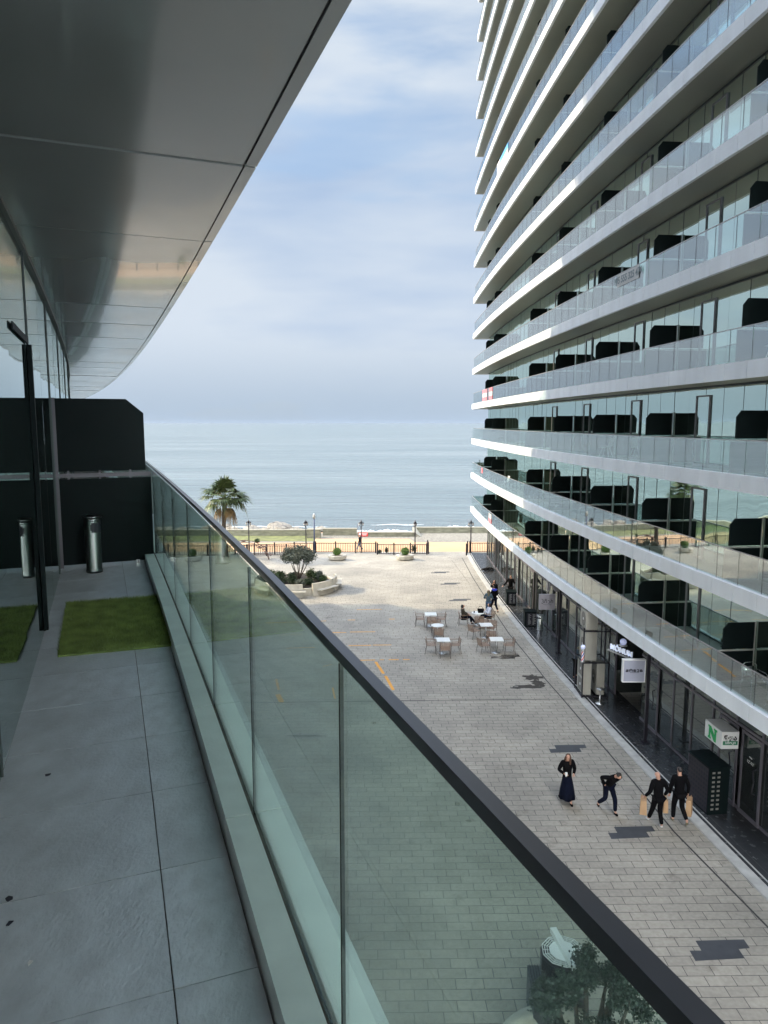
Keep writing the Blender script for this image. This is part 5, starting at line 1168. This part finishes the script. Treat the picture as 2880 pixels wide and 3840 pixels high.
# sleeping dog
dg_ = thing('dog', 'black dog lying curled on the granite terrace near the far shop door', 'dog', (8.35, 56.2, .07), R(15))
skin_mesh('body', [(0, 0, .16), (.22, .02, .16), (.42, .05, .14), (-.24, .02, .17), (-.42, -.04, .15), (-.52, -.10, .13), (-.62, -.15, .10), (.50, -.10, .07), (.30, -.22, .04), (-.2, -.16, .07), (-.42, -.22, .04), (.1, -.2, .06), (-.1, -.28, .04), (.52, .16, .06), (.35, .28, .04)],
          [(0, 1), (1, 2), (0, 3), (3, 4), (4, 5), (5, 6), (2, 7), (7, 8), (3, 9), (9, 10), (1, 11), (11, 12), (2, 13), (13, 14)], [.13, .12, .10, .13, .08, .075, .04, .05, .035, .05, .03, .05, .03, .03, .02], M['dogfur'], dg_)
b = MB()
for sy in (-1, 1): b.prism([(-.47, -.08 + sy * .06), (-.43, -.08 + sy * .06), (-.45, -.08 + sy * .09)], .18, .24)
b.build('ears', M['dogfur'], dg_, world=False)

# ------------------------------------------------------------------ sky, sun, haze, camera
SUN_EL, SUN_AZ = R(33), R(-74)          # azimuth measured from +Y towards +X
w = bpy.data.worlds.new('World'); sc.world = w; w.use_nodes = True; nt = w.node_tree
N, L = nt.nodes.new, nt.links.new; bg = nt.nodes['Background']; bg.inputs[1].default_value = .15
sk = N('ShaderNodeTexSky'); sk.sky_type = 'NISHITA'; sk.sun_disc = False; sk.sun_elevation = SUN_EL; sk.sun_rotation = SUN_AZ; sk.air_density = 1.2; sk.dust_density = 1.5; sk.ozone_density = 2.
tc = N('ShaderNodeTexCoord'); mp = N('ShaderNodeMapping'); mp.inputs['Scale'].default_value = (.9, 1.0, 4.2); mp.inputs['Rotation'].default_value = (R(6), R(-17), 0); mp.inputs['Location'].default_value = (.35, .1, .25)
L(tc.outputs['Generated'], mp.inputs[0])
def ramp(src, p0, c0, p1, c1):
    r = N('ShaderNodeValToRGB'); e = r.color_ramp.elements; e[0].position = p0; e[0].color = (*c0, 1); e[1].position = p1; e[1].color = (*c1, 1); L(src, r.inputs[0]); return r.outputs[0]
def mrange(src, a, b, c, d):
    r = N('ShaderNodeMapRange'); r.interpolation_type = 'SMOOTHSTEP'
    for i, v in zip((1, 2, 3, 4), (a, b, c, d)): r.inputs[i].default_value = v
    L(src, r.inputs[0]); return r.outputs[0]
def math2(op, a, b):
    m = N('ShaderNodeMath'); m.operation = op; m.use_clamp = op != 'MULTIPLY'
    for i, v in enumerate((a, b)):
        if isinstance(v, (int, float)): m.inputs[i].default_value = v
        else: L(v, m.inputs[i])
    return m.outputs[0]
def mixc(f, a, b, mode='MIX'):
    m = N('ShaderNodeMix'); m.data_type = 'RGBA'; m.blend_type = mode
    for i, v in ((0, f), (6, a), (7, b)):
        if isinstance(v, (int, float)): m.inputs[i].default_value = v
        elif isinstance(v, tuple): m.inputs[i].default_value = (*v, 1)
        else: L(v, m.inputs[i])
    return m.outputs[2]
sx = N('ShaderNodeSeparateXYZ'); L(tc.outputs['Generated'], sx.inputs[0]); DX, DY, DZ = sx.outputs
n1 = N('ShaderNodeTexNoise'); n1.inputs['Scale'].default_value = 2.1; n1.inputs['Detail'].default_value = 7; n1.inputs['Roughness'].default_value = .52; n1.inputs['Distortion'].default_value = .3; L(mp.outputs[0], n1.inputs[0])
n2 = N('ShaderNodeTexNoise'); n2.inputs['Scale'].default_value = 1.5; n2.inputs['Detail'].default_value = 5; L(mp.outputs[0], n2.inputs[0])
cover = math2('ADD', ramp(n1.outputs[0], .44, (0, 0, 0), .66, (1, 1, 1)), mrange(DZ, .20, .50, .95, .22))
clear = mixc(1., sk.outputs[0], (.56, .60, .62), 'MULTIPLY')
cloud = mixc(1., ramp(n2.outputs[0], .40, (1.45, 1.90, 2.62), .60, (2.32, 2.60, 2.95)), (1, 1, 1), 'MULTIPLY')
low = mixc(mrange(DZ, .0, .14, 1., 0.), cloud, (1.58, 1.94, 2.38))
col_ = mixc(cover, clear, low)
lift = math2('MAXIMUM', math2('MULTIPLY', mrange(DY, .25, -.35, 0., 1.), mrange(DZ, .02, .35, .45, 1.)), math2('MULTIPLY', mrange(DZ, .48, .72, 0., 1.), .22))  # added fill: unseen sky behind the camera and overhead brightened to lift shadows
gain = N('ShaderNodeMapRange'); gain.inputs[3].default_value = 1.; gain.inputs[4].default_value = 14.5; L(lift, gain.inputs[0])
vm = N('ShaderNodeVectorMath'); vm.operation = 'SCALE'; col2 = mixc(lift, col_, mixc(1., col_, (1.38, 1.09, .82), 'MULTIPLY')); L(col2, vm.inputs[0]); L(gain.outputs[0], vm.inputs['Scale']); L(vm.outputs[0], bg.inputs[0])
hz = MB(); hz.box((0, 15000, 37.5), (40400, 30600, 85)); hzm = bpy.data.materials.new('haze'); hzm.use_nodes = True; ht = hzm.node_tree; ht.nodes.clear()
ho = ht.nodes.new('ShaderNodeOutputMaterial'); hv = ht.nodes.new('ShaderNodeVolumePrincipled'); hv.inputs['Color'].default_value = (.26, .32, .42, 1); hv.inputs['Density'].default_value = 1.2e-5; ht.links.new(hv.outputs[0], ho.inputs['Volume'])
tag(hz.build('haze', hzm), 'thin pale sea haze over the whole view', 'haze', kind='stuff')
sun = bpy.data.lights.new('Sun', 'SUN'); sun.energy = 2.9; sun.angle = R(.6); sun.color = (1, .83, .56)
so = bpy.data.objects.new('Sun', sun); col.objects.link(so)
sdv = Vector((math.sin(SUN_AZ) * math.cos(SUN_EL), math.cos(SUN_AZ) * math.cos(SUN_EL), math.sin(SUN_EL)))
so.rotation_euler = sdv.to_track_quat('Z', 'Y').to_euler(); so.location = (-60, 40, 60)
cam = bpy.data.cameras.new('Camera'); co = bpy.data.objects.new('Camera', cam); col.objects.link(co)
co.location = (0, 0, EYE); co.rotation_euler = (R(90) - math.atan(.1258), 0, 0)
cam.sensor_fit = 'VERTICAL'; cam.sensor_height = 36; cam.lens = 36 * 2663 / 3840; cam.clip_start = .05; cam.clip_end = 50000
sc.camera = co
sc.view_settings.view_transform = 'Standard'; sc.view_settings.look = 'None'; sc.view_settings.exposure = 1.0; sc.view_settings.gamma = 1
sc.cycles.use_denoising = True; sc.cycles.max_bounces = 8; sc.cycles.transparent_max_bounces = 24; sc.cycles.glossy_bounces = 5; sc.cycles.diffuse_bounces = 5
sc.cycles.caustics_reflective = False; sc.cycles.caustics_refractive = False; sc.cycles.sample_clamp_indirect = 6
